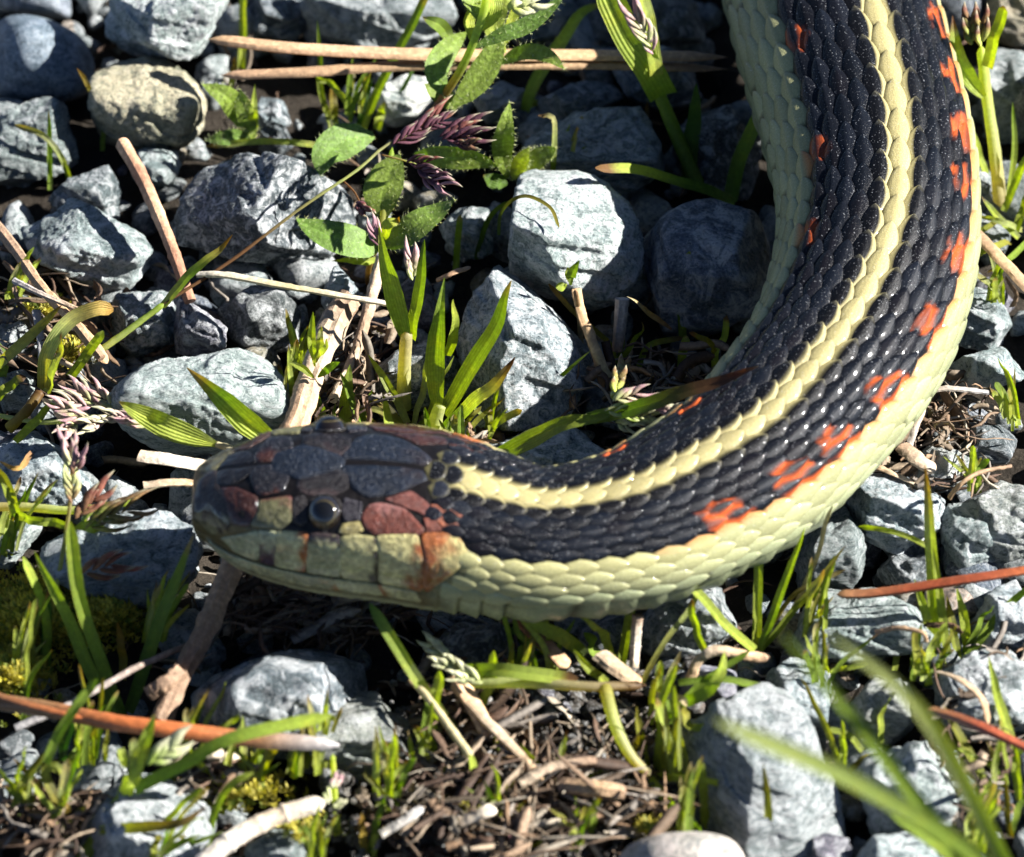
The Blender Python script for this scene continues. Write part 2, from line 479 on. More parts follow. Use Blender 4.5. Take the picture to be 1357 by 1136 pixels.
STONES = [
    ("smooth dark blue stone beside the left picture edge, behind the pale pointed stone", [(-15, 30), (25, 14), (75, 28), (125, 60), (136, 88), (120, 125), (60, 138), (-15, 125)], "blue", ROCKS, dict(sharp=6, rough=.15)),
    ("dark smooth stone filling the top left corner", [(-20, -30), (100, -30), (112, 0), (95, 26), (40, 22), (-20, 12)], "blue", ROCKS, dict(sharp=7, rough=.2)),
    ("large pale grey stone with white quartz patches behind the tan stone", [(140, -25), (330, -25), (312, 2), (248, 99), (210, 88), (135, 78), (131, 40)], "light", ROCKW, dict(facets=[((-.2, .2, 1), .7), ((.3, -1, .35), .72), ((-1, -.6, .3), .8)], lift=5.0)),
    ("round tan sandy stone with a crumbly sunlit top", [(116, 130), (143, 88), (185, 73), (235, 88), (268, 128), (272, 152), (252, 190), (205, 198), (150, 188), (119, 160)], "tan", ROCKT, dict(facets=[((.1, .1, 1), .62), ((0, -1, .1), .9)], sharp=11, lift=1.5)),
    ("pointed grey stone at the left edge with a thin grass blade before it", [(-10, 160), (68, 112), (88, 118), (106, 215), (62, 242), (-10, 246)], "mid", ROCK, dict()),
    ("small pale bluish stone cut off by the left edge above the pointed stone", [(-20, 62), (6, 60), (18, 78), (16, 104), (-20, 112)], "grey", ROCK, dict()),
    ("dark stone wedged between the pointed stone and the red brown twig", [(58, 275), (100, 226), (140, 216), (164, 250), (162, 292), (100, 305)], "dark", ROCK, dict()),
    ("small greenish stone under the tan stone, crossed by the red brown twig", [(163, 212), (190, 197), (246, 199), (243, 216), (226, 250), (180, 252)], "grey", ROCK, dict()),
    ("chunky pale grey stone at the left with a dark shaded notch in its front", [(22, 302), (60, 275), (95, 257), (130, 275), (160, 294), (199, 335), (186, 366), (165, 392), (120, 402), (75, 367), (44, 350)], "grey", ROCK, dict(facets=[((.25, .25, 1), .55), ((.1, -1, .05), .62), ((-1, -.5, .4), .72)], lift=1.5, sharp=50)),
    ("big dark blue grey stone under the purple grass seed head", [(227, 280), (260, 225), (310, 203), (370, 208), (420, 225), (466, 265), (471, 300), (440, 345), (350, 364), (280, 357), (238, 330)], "dark", ROCKW, dict(lift=.8, facets=[((-.5, .1, 1), .7), ((.7, -.6, .6), .62), ((-.5, -1, .3), .75)])),
    ("grey stone with white crystals left of the black wedge stone", [(138, 412), (160, 390), (215, 387), (236, 420), (226, 482), (185, 478), (145, 442)], "mid", ROCKW, dict()),
    ("black wedge shaped stone lying on the pale rounded stone behind the snake head", [(216, 412), (240, 396), (290, 428), (333, 466), (292, 478), (225, 472)], "purple", ROCK, dict(lift=2.2)),
    ("dark flat faced stone between the wedge and the thick twig", [(284, 412), (340, 374), (385, 388), (410, 420), (396, 462), (330, 474), (298, 442)], "dark", ROCK, dict()),
    ("large pale speckled rounded stone right behind the snake snout", [(148, 522), (200, 485), (260, 470), (320, 466), (368, 496), (384, 540), (360, 578), (270, 602), (200, 592), (153, 552)], "light", ROCK, dict(facets=[((.1, .15, 1), .66), ((0, -1, .3), .8)], sharp=10, lift=1.0)),
    ("rough grey stone at the left edge behind the red brown spikelets", [(-15, 600), (40, 568), (85, 598), (124, 650), (112, 688), (40, 684), (-15, 672)], "grey", ROCK, dict()),
    ("small light stone at the left edge above the moss", [(-15, 702), (38, 690), (54, 700), (12, 758), (-15, 752)], "light", ROCK, dict(lift=1.0)),
    ("broad light grey stone left of the snake snout with a pitted top", [(53, 722), (130, 690), (200, 676), (256, 698), (264, 730), (256, 764), (202, 808), (120, 794), (60, 762)], "light", ROCK, dict(facets=[((.0, .1, 1), .6), ((0, -1, .25), .75)], lift=.5)),
    ("bright white quartz stone in the middle, standing upright behind the grass", [(655, 260), (690, 237), (755, 232), (832, 264), (852, 290), (856, 345), (832, 392), (780, 414), (720, 398), (670, 367)], "white", ROCKW, dict(facets=[((.05, .2, 1), .62), ((.55, -1, .55), .66), ((-.75, -1, -.1), .72), ((1, -.4, .5), .8)], lift=4.5, sharp=40)),
    ("tall grey speckled stone left below the white quartz stone", [(610, 442), (630, 380), (655, 350), (690, 384), (745, 424), (782, 470), (772, 522), (735, 572), (690, 592), (640, 577), (618, 520)], "grey", ROCKW, dict(facets=[((.3, .1, 1), .6), ((.3, -1, .8), .6), ((-1, -.5, .2), .62), ((.9, -.5, .6), .75)], lift=1.2)),
    ("flat bluish stone half in snake shadow behind the white quartz stone", [(688, 168), (740, 150), (850, 139), (881, 198), (884, 262), (800, 275), (700, 243)], "mid", ROCK, dict(facets=[((.0, .0, 1), .55), ((0, -1, .2), .8)], lift=.5)),
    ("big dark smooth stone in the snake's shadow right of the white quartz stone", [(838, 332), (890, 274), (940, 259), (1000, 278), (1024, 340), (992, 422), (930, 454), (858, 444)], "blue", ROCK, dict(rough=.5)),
    ("flat grey slab stone at the top above the long tan needles", [(392, -20), (602, -20), (600, 42), (562, 66), (480, 61), (408, 42)], "grey", ROCK, dict(facets=[((.0, .15, 1), .5), ((0, -1, .4), .7)])),
    ("dark stone at the top left of the slab, behind the grass blades", [(316, -20), (402, -20), (412, 30), (400, 56), (350, 52), (322, 40)], "dark", ROCK, dict()),
    ("pale stone at the top behind the flower bud", [(664, -30), (752, -30), (768, 8), (742, 48), (690, 60), (668, 40)], "grey", ROCK, dict()),
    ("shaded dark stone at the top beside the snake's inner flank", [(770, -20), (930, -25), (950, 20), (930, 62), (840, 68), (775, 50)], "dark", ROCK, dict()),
    ("dark angular stone under the long tan needles, beside the hairy leaves", [(698, 130), (760, 107), (822, 110), (838, 150), (770, 168), (718, 158)], "dark", ROCK, dict()),
    ("grey stone behind the tall green grass stem at the centre", [(477, 500), (520, 460), (575, 451), (612, 480), (602, 540), (520, 548), (489, 532)], "mid", ROCKW, dict()),
    ("white flat stone in the bend of the snake's neck", [(630, 582), (680, 565), (760, 568), (808, 600), (792, 634), (700, 650), (638, 620)], "white", ROCKW, dict(facets=[((.1, .1, 1), .5), ((0, -1, .4), .8)])),
    ("little white cone shaped pebble at the tip of the thick twig", [(424, 405), (446, 350), (474, 384), (474, 408), (445, 418)], "white", ROCKW, dict(lift=2.0)),
    ("crystalline grey pebble left of the white quartz stone", [(584, 302), (615, 274), (660, 279), (664, 330), (612, 348), (590, 332)], "grey", ROCKW, dict()),
    ("milky lilac quartz pebble under the long tan needles", [(488, 122), (540, 97), (572, 104), (583, 150), (530, 167), (490, 152)], "white", ROCKS, dict(rough=.5)),
    ("grey pebble touching the brown stem of the hairy plant", [(628, 132), (660, 110), (702, 119), (692, 162), (640, 165)], "grey", ROCK, dict()),
    ("small oval pebble under the left end of the tan needles", [(329, 152), (345, 127), (373, 129), (382, 166), (355, 187), (334, 177)], "mid", ROCK, dict()),
    ("bluish stone at the right edge behind the leafy stem", [(1298, 102), (1312, 64), (1357, 68), (1385, 110), (1385, 190), (1318, 192), (1304, 150)], "grey", ROCK, dict()),
    ("tan stone in the top right corner", [(1306, -20), (1385, -25), (1385, 55), (1340, 62), (1316, 40)], "tan", ROCKT, dict()),
    ("rounded grey stone with dappled shadow right of the snake's red flecks", [(1262, 402), (1290, 377), (1322, 384), (1343, 430), (1312, 467), (1266, 455)], "mid", ROCK, dict()),
    ("flat whitish slab stone at the right edge below the dappled stone", [(1233, 492), (1290, 470), (1357, 462), (1385, 490), (1300, 516), (1240, 512)], "white", ROCK, dict(lift=2.0)),
    ("dark faceted stone near the right edge above the white stones", [(1261, 596), (1290, 569), (1322, 564), (1352, 580), (1332, 612), (1270, 617)], "dark", ROCK, dict(lift=.8)),
    ("white quartz stone at the right with a smooth sunlit top", [(1193, 617), (1230, 594), (1290, 609), (1298, 640), (1240, 658), (1198, 652)], "white", ROCKW, dict(lift=1.0)),
    ("craggy grey stone just right of the snake's belly", [(1118, 662), (1145, 629), (1230, 631), (1262, 680), (1236, 708), (1190, 738), (1128, 708)], "light", ROCKW, dict(lift=.8)),
    ("triangular dark stone under the snake's belly on the right", [(1058, 742), (1090, 690), (1110, 663), (1152, 720), (1154, 762), (1110, 794), (1060, 784)], "mid", ROCK, dict()),
    ("layered grey green stone behind the tall blade at the right", [(1248, 670), (1295, 664), (1322, 760), (1300, 772), (1254, 762)], "mid", ROCK, dict()),
    ("light mottled stone at the right edge above the red needle", [(1299, 662), (1330, 634), (1385, 655), (1385, 770), (1318, 763)], "grey", ROCKW, dict()),
    ("flat topped pale stone below the red needle", [(1043, 802), (1075, 775), (1150, 778), (1200, 800), (1230, 832), (1212, 864), (1130, 874), (1058, 862)], "light", ROCK, dict(facets=[((0, .1, 1), .5), ((0, -1, .4), .75)])),
    ("pale stone at the right edge under the red needle", [(1282, 822), (1320, 784), (1385, 770), (1385, 872), (1300, 874)], "light", ROCK, dict()),
    ("big whitish stone at the right edge with a dark red needle on it", [(1232, 922), (1270, 870), (1322, 864), (1385, 895), (1385, 992), (1260, 964)], "light", ROCKW, dict()),
    ("largest pale grey stone in the lower right, beside the soil patch", [(902, 962), (960, 930), (1022, 920), (1072, 950), (1092, 1010), (1118, 1072), (1116, 1135), (950, 1160), (918, 1080), (898, 1012)], "light", ROCK, dict(facets=[((.1, .05, 1), .6), ((.3, -.9, .9), .66), ((-1, -.5, .3), .6), ((.8, -.4, .7), .6)], lift=-1.2)),
    ("pale stone behind the two blurred blades, above the largest stone", [(1012, 902), (1050, 874), (1102, 889), (1114, 930), (1082, 974), (1028, 964)], "light", ROCK, dict()),
    ("grey dappled stone crossed by the blurred blades", [(1138, 1042), (1160, 994), (1222, 984), (1265, 1030), (1252, 1094), (1158, 1104)], "light", ROCKW, dict()),
    ("small grey stone between the blurred blades and the flat topped stone", [(1120, 930), (1150, 895), (1205, 905), (1222, 950), (1180, 985), (1130, 972)], "grey", ROCK, dict()),
    ("flat purple stone lying at the end of the curved brown root", [(888, 906), (920, 881), (996, 894), (987, 926), (910, 938)], "purple", ROCKS, dict(rough=.4, lift=1.2)),
    ("grey stone under the snake's throat with sunlit top edge", [(828, 845), (885, 790), (960, 774), (994, 800), (995, 852), (900, 874), (848, 868)], "mid", ROCK, dict()),
    ("cream stone with a tan stained corner in the head's shadow edge", [(408, 932), (440, 909), (500, 914), (522, 960), (547, 990), (532, 1042), (470, 1038), (418, 1002)], "cream", ROCK, dict(facets=[((.1, .1, 1), .55), ((0, -1, .0), .8)], lift=1.0)),
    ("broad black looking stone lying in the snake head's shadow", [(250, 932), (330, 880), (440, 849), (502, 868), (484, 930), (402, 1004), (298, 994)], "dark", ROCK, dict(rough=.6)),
    ("white and dark mottled stone in the bottom left grass", [(92, 1082), (150, 1034), (230, 1048), (278, 1076), (272, 1112), (230, 1160), (118, 1150)], "light", ROCKW, dict()),
    ("blue grey stone at the bottom edge beside the whitish straw", [(326, 1122), (360, 1099), (400, 1104), (408, 1160), (328, 1160)], "mid", ROCK, dict()),
    ("smooth pinkish pebble at the bottom edge", [(806, 1160), (850, 1116), (910, 1105), (972, 1116), (1004, 1160), (930, 1190), (850, 1190)], "pink", ROCKS, dict(sharp=5, rough=.1, lift=2.5)),
    ("light stone at the bottom edge below the dappled stone", [(1128, 1150), (1160, 1112), (1230, 1106), (1262, 1150), (1230, 1185), (1150, 1185)], "light", ROCK, dict()),
    ("small purple grey stone at the bottom edge right of the largest stone", [(1062, 1135), (1090, 1107), (1126, 1110), (1130, 1150), (1075, 1165)], "purple", ROCK, dict(lift=1.0)),
    ("small egg shaped grey pebble at the left among the dry twigs", [(12, 400), (24, 358), (40, 362), (52, 392), (46, 410), (24, 416)], "grey", ROCK, dict(lift=1.2)),
    ("coarse grey pebble at the left edge above the pink seed head", [(-12, 432), (28, 424), (46, 442), (42, 472), (-12, 484)], "mid", ROCK, dict()),
    ("light pebble behind the yellowing curled blade", [(-12, 494), (20, 480), (46, 508), (30, 545), (-12, 548)], "light", ROCK, dict()),
    ("grey pebble behind the yellowing curled blade, next to the straws", [(62, 470), (92, 448), (112, 478), (98, 508), (70, 502)], "mid", ROCK, dict()),
    ("small brown pebble under the red needle by the tall blade", [(1196, 800), (1222, 778), (1290, 776), (1312, 792), (1290, 818), (1210, 820)], "rust", ROCKS, dict(rough=.4)),
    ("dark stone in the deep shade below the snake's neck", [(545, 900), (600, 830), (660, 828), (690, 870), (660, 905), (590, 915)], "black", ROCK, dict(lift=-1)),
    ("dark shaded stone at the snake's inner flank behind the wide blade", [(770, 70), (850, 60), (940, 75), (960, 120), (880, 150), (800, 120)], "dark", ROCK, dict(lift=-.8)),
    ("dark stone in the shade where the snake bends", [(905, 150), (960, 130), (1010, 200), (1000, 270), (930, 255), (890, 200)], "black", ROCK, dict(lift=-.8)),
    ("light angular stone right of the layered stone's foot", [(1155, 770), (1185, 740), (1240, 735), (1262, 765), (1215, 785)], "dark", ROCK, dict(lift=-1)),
]
for i_, (lab, outl, tone_, mat_, kw_) in enumerate(STONES):
    stone(lab, outl, tone_, mat_, seed=i_, **kw_)


# ---------------------------------------------------------------- the small gravel between and around them (uncountable)
def build_gravel():
    bag = Bag()
    g = np.random.default_rng(55)
    temps = []
    for k in range(26):
        lv = 3 if k < 16 else 2
        d, f = ICO[lv]
        pl = [(unit(g.normal(size=3)), g.uniform(.6, 1.0)) for _ in range(11)] + [(x, 1.1) for x in np.vstack([np.eye(3), -np.eye(3)])]
        rad = star(d, pl, 16)
        q = d * rad[:, None]
        q = q * (1 + 0.06 * fbm(q * 2.5 + k * 7, k, 3) + 0.05 * ridged(q * 5 + k, k, 2))[:, None]
        temps.append((q * np.array((1, g.uniform(.65, 1), g.uniform(.55, .85))), f))
    tones = ["grey", "mid", "light", "dark", "grey", "blue", "mid", "tan", "purple", "white", "grey", "light"]
    def put(x, y, z, r, lo):
        v, f = temps[g.integers(16, 26) if lo else g.integers(0, 16)]
        a, b, c = g.uniform(0, 6.28), g.normal() * .35, g.normal() * .35
        M = np.array(Matrix.Rotation(a, 3, 'Z') @ Matrix.Rotation(b, 3, 'X') @ Matrix.Rotation(c, 3, 'Y'))
        t = np.array(TONE[tones[g.integers(len(tones))]]) * g.uniform(.55, 1.0)
        bag.add((v * r) @ M.T * MM + np.array((x, y, z)) * MM, f, t)
    # in view: small pieces in the gaps, kept off the soil patch at the bottom centre
    for _ in range(1100):
        px, py = g.uniform(-60, 1420), g.uniform(-60, 1220)
        p = P(px, py, -7)
        soil = 470 < px < 900 and py > 905
        if soil and g.random() < .8: continue
        r = min(0.6 + g.exponential(1.0), 3.6)
        put(p[0] / MM, p[1] / MM, -9.0 + .5 * r + g.uniform(-.3, 1.2), r, r < 1.3)
    # outside the frame: coarser stones all round
    for _ in range(1100):
        x, y = g.uniform(-190, 190), g.uniform(-210, 230)
        q = project(np.array((x, y, 0)) * MM)
        if -50 < q[0] < 1407 and -50 < q[1] < 1186: continue
        r = g.uniform(3, 8.5)
        put(x, y, -7.5 + .5 * r, r, abs(x) > 100 or abs(y) > 120)
    o = link("gravel", bag.mesh("gravel", GRAVEL))
    tag(o, "small grey gravel filling the gaps between the larger stones", "gravel", None, "stuff")


build_gravel()
# ---------------------------------------------------------------- the snake
# stations along the spine: pixel x, y and height mm of the axis, half width a, half heights up / down, roll degrees, squareness
SN = [
    (255, 657, 11.8, 0.7, 0.6, 0.6, 0, 2.2),
    (258, 657, 11.8, 2.6, 2.0, 2.0, 0, 2.2),
    (267, 659, 12.0, 3.9, 2.9, 2.8, 0, 2.3),
    (290, 661, 12.2, 5.0, 3.9, 3.6, 0, 2.5),
    (320, 666, 12.3, 6.3, 5.0, 4.8, 0, 2.7),
    (350, 669, 12.3, 7.2, 5.8, 5.6, 0, 2.8),
    (400, 673, 12.2, 8.0, 6.5, 6.3, 0, 2.9),
    (450, 676, 12.0, 8.5, 6.7, 6.6, 0, 2.9),
    (500, 679, 11.8, 8.9, 6.9, 6.9, 0, 2.7),
    (550, 685, 11.5, 9.1, 7.0, 7.0, 0, 2.6),
    (600, 696, 11.1, 9.0, 6.9, 6.9, 0, 2.5),
    (650, 709, 10.6, 8.5, 6.5, 6.6, 0, 2.4),
    (727, 721, 9.8, 7.9, 6.1, 6.4, 0, 2.3),
    (836, 703, 9.0, 8.3, 6.4, 6.6, 3, 2.2),
    (920, 665, 8.6, 8.8, 6.8, 6.8, 5, 2.2),
    (997, 616, 8.3, 9.0, 7.1, 7.0, 8, 2.2),
    (1055, 555, 8.2, 9.3, 7.4, 7.2, 9, 2.2),
    (1106, 490, 8.2, 9.6, 7.6, 7.3, 9, 2.2),
    (1141, 420, 8.3, 9.9, 8.0, 7.4, 11, 2.2),
    (1160, 340, 8.4, 10.1, 8.5, 7.4, 13, 2.2),
    (1160, 266, 8.5, 10.4, 8.9, 7.5, 14, 2.2),
    (1148, 190, 8.5, 10.9, 9.2, 7.6, 15, 2.2),
    (1122, 95, 8.6, 11.2, 9.3, 7.6, 16, 2.2),
    (1097, 0, 8.6, 11.2, 9.3, 7.6, 15, 2.2),
    (1085, -100, 8.6, 11.2, 8.3, 7.6, 10, 2.2),
    (1110, -210, 8.6, 11.2, 8.2, 7.6, 5, 2.2),
    (1200, -310, 8.4, 10.8, 8.0, 7.4, 0, 2.2),
    (1330, -360, 8.0, 10.2, 7.5, 7.0, 0, 2.2),
    (1480, -350, 7.0, 9.0, 6.5, 6.0, 0, 2.2),
    (1640, -300, 5.0, 6.0, 4.6, 4.4, 0, 2.2),
    (1800, -280, 2.6, 2.6, 2.0, 2.0, 0, 2.2),
    (1900, -300, 1.2, 0.4, 0.3, 0.3, 0, 2.2),
]
_ax = np.array([np.concatenate([P(a[0], a[1], a[2]) / MM, a[3:]]) for a in SN])
_dense = catmull(_ax, 3000)
_dense[:, 3:] = np.stack([np.maximum(_dense[:, k], 0.2 if k < 6 else -99) for k in range(3, 8)], 1)
_S = np.concatenate([[0], np.cumsum(np.linalg.norm(np.diff(_dense[:, :3], axis=0), axis=1))])
SLEN = _S[-1]
_T = unit(np.gradient(_dense[:, :3], axis=0))
_k = 41
_pad = np.vstack([np.repeat(_T[:1], _k // 2, 0), _T, np.repeat(_T[-1:], _k // 2, 0)])
_T = unit(np.stack([np.convolve(_pad[:, i], np.ones(_k) / _k, 'valid') for i in range(3)], 1))


def at_s(s):
    """axis point, tangent, side, up and section numbers at arc length s (mm)"""
    s = np.asarray(s, float)
    q = np.stack([np.interp(s, _S, _dense[:, k]) for k in range(8)], -1)
    T = unit(np.stack([np.interp(s, _S, _T[:, k]) for k in range(3)], -1))
    B = unit(np.cross(T, np.array((0, 0, 1.0))))
    N = np.cross(B, T)
    r = np.radians(q[..., 6])[..., None]
    return q[..., :3], T, B * np.cos(r) - N * np.sin(r), N * np.cos(r) + B * np.sin(r), q[..., 3:]


def surf(s, phi, h=0.0):
    """body surface point (mm): s along the spine, phi round it (0 = middle of the back, + = outer side), h above the skin"""
    s, phi = np.broadcast_arrays(np.asarray(s, float), np.asarray(phi, float))
    c, T, B, N, q = at_s(s)
    a, bt, bb, n = q[..., 0], q[..., 1], q[..., 2], q[..., 4]
    cs, sn = np.cos(phi), np.sin(phi)
    e = 2.0 / n
    x = a * np.sign(sn) * np.abs(sn) ** e
    y = np.where(cs > 0, bt, bb) * np.sign(cs) * np.abs(cs) ** e
    nx, ny = x / a ** 2, y / np.where(cs > 0, bt, bb) ** 2
    L = np.maximum(np.hypot(nx, ny), 1e-9)
    nrm = (nx / L)[..., None] * B + (ny / L)[..., None] * N
    return c + x[..., None] * B + y[..., None] * N + np.asarray(h)[..., None] * nrm, nrm


BLACK = np.array((0.003, 0.0031, 0.0038)); BLUE = np.array((0.006, 0.008, 0.013)); CREAM = np.array((0.31, 0.27, 0.125)); YEL = np.array((0.30, 0.285, 0.135))
GREEN = np.array((0.225, 0.25, 0.145)); RED = np.array((0.44, 0.085, 0.02)); ORANGE = np.array((0.44, 0.15, 0.035)); RUST = np.array((0.22, 0.045, 0.02))
ROWDEG = np.array((0, 9.8, 19.1, 28.4, 37.7, 47.2, 59.0, 69.8, 80.0, 89.0))   # where each row of scales runs, degrees from the back
ROWWID = np.array((8.0, 9.3, 9.3, 9.3, 9.3, 9.6, 10.8, 10.6, 10.0, 9.0))
HEADEND = 25.5  # mm: where small scales take over from the head shields


def pitch(s):
    return np.interp(s, [22, 30, 40, 60, 85, 110, 150, 400], [1.4, 1.9, 2.5, 3.0, 3.5, 4.3, 4.6, 4.3])


_us = np.linspace(0, SLEN, 4000)
_uu = np.concatenate([[0], np.cumsum(np.diff(_us) / pitch(_us[:-1]))])


def s_of_u(u): return np.interp(u, _uu, _us)
def u_of_s(s): return np.interp(s, _us, _uu)


# red flecks between the dark rows: (arc length at which the fleck sits, strength), outer and inner side
FLECK = {}


def set_flecks():
    g = np.random.default_rng(4)
    def s_at(px, py):
        ss = np.linspace(30, 220, 1500)
        pr = project(surf(ss, np.full_like(ss, math.radians(66)))[0] * MM)
        return ss[np.argmin(np.hypot(pr[:, 0] - px, pr[:, 1] - py))]
    outer = [(965, 692), (1052, 640), (1104, 588), (1160, 520), (1214, 440), (1250, 355), (1270, 268), (1272, 205), (1262, 130), (1244, 60)]
    FLECK[1] = [s_at(*p) for p in outer] + [230, 240, 250]
    FLECK[-1] = [46, 57, 88, 101, 118, 133, 147, 160, 175, 190]


set_flecks()


def scale_color(row, s, g):
    """base colour at the front, the middle and the two edges of a scale"""
    r = abs(row)
    side = 1 if row >= 0 else -1
    v = g.uniform(.85, 1.15)
    near = min(abs(s - f) for f in FLECK[side])
    if s < 25.5 and r < 6: return BLACK * 1.5 + BLUE * g.uniform(0, 1), BLACK, None
    if r == 0: return CREAM * v, CREAM * v, None
    if r == 1: return CREAM * v * .92, CREAM * v * .92, 'half'
    if r <= 5:
        c = (BLACK + BLUE * g.uniform(0, .5)) * v
        return c, c, None
    if r == 6:
        y = (YEL * .6 + GREEN * .4) * v if s > 50 else YEL * v
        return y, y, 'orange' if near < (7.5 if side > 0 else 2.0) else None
    if r <= 8:
        k = np.interp(s, [30, 60, 120], [.9, .55, .25]) - (.2 if r == 8 else 0)
        return (YEL * k + GREEN * (1 - k)) * v, BLACK, 'dark' if r == 8 and g.random() < .15 else None
    return (GREEN * .85 + YEL * .1) * v, BLACK, 'dark' if g.random() < .35 else None


def plate(row, u, g, scale_w=1.0):
    """one keeled scale: a thin domed leaf-shaped plate, free at its tail end"""
    nt_, nw_ = 11, 9
    t = np.linspace(-1, 1, nt_)[:, None]
    wv = np.linspace(-1, 1, nw_)[None, :]
    s0 = s_of_u(u)
    pit = pitch(s0)
    prof = np.where(t > 0, np.maximum(1 - np.abs(t) ** 1.75, 0) ** 0.8, np.maximum(1 - np.abs(t) ** 1.9, 0) ** 0.75)
    prof = np.maximum(prof, 0.03)
    wide = math.radians(ROWWID[abs(row)]) * (0.74 if abs(row) < 6 else 0.82) * scale_w * (.95 if row == 0 else 1)
    ph = math.radians(np.sign(row) * ROWDEG[abs(row)]) + wide * prof * wv + 0 * t
    s = s0 + 0.73 * pit * t + 0 * wv
    young = float(np.interp(s0, [40, 80], [.35, 1.0]))       # neck scales are nearly smooth, those of the trunk keeled
    keel = 0.085 * young * np.exp(-(wv / 0.12) ** 2) * np.clip(1.15 - np.abs(t) ** 3, 0, 1) * (1 if abs(row) < 7 else .3)
    k = min(pit / 3.0, 1.25)
    h = k * (0.02 + 0.36 * (t + 1) / 2 + (.26 - .06 * young) * (1 - wv ** 2) * (1 - 0.6 * np.abs(t) ** 2) + keel - 0.12 * np.abs(wv) ** 5 - 0.14 * np.maximum(t, 0) ** 10)
    v = surf(s, ph, h)[0]
    c0, c1, mode = scale_color(row, s0, g)
    col = np.broadcast_to(c0, (nt_, nw_, 3)).copy()
    W, TT = np.broadcast_to(wv, (nt_, nw_)), np.broadcast_to(t, (nt_, nw_))
    out = W * (1 if row >= 0 else -1)       # + towards the belly
    def blend(m, c):
        col[:] = col * (1 - m[..., None]) + c * m[..., None]
    if mode == 'half': blend(np.clip((out - (-.72 if s0 > 75 else -.65)) * 5, 0, 1), BLACK * 1.2)
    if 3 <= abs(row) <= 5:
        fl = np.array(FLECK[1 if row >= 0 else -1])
        dd = np.degrees(np.abs(ph))
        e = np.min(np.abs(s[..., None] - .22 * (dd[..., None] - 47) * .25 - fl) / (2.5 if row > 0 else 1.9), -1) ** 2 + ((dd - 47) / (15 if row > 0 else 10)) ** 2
        qn = noise(v / 1.0, 61) * .6
        edge = np.clip(np.abs(W) * 1.5 + np.maximum(-TT, 0) * 1.1 - .42, 0, 1)
        blend(np.clip((1.0 - e + qn) * 3, 0, 1) * np.clip(edge * 1.6 + (.55 if g.random() < .3 else 0), 0, 1), RED * g.uniform(.8, 1.1) * (1 if row > 0 or s0 < 66 else .55))  # inner flecks dulled behind the neck: flank shade painted into the red
    if mode == 'orange': blend(np.clip(-out * 1.5 - .1 + .2 * TT, 0, .8) * np.clip(1.45 - min(abs(s0 - f) for f in FLECK[1 if row >= 0 else -1]) / 6.0, 0, 1), ORANGE)
    if mode == 'dark': blend(np.clip((-TT - .2) * 3, 0, 1), c1)
    if abs(row) <= 1 or abs(row) >= 6: blend(np.clip((TT - .75) * 2.0, 0, .35), np.array((.30, .27, .16)))
    if 2 <= abs(row) <= 5:
        cool = np.array((.0065, .009, .0145)) if g.random() < .6 else np.array((.007, .0062, .0085))
        blend(np.clip(.95 - TT ** 2 - W ** 2, 0, 1) * g.uniform(.25, .8) * np.interp(s0, [70, 130], [1, .45]), cool)
        blend(np.clip(np.maximum(np.abs(TT), np.abs(W)) * 6 - 5, 0, 1) * (col[..., 0] < .1), BLACK * .6)
    elif mode != 'half':
        blend(np.clip(np.maximum(np.abs(W) * 5 - 4.0, -TT * 4 - 1.6), 0, .75), np.array((.10, .09, .04)))
    i, j = np.meshgrid(np.arange(nt_ - 1), np.arange(nw_ - 1), indexing='ij')
    a = i * nw_ + j
    f = np.stack([a, a + 1, a + nw_ + 1, a + nw_], -1).reshape(-1, 4)
    return v.reshape(-1, 3), f, col.reshape(-1, 3), s0


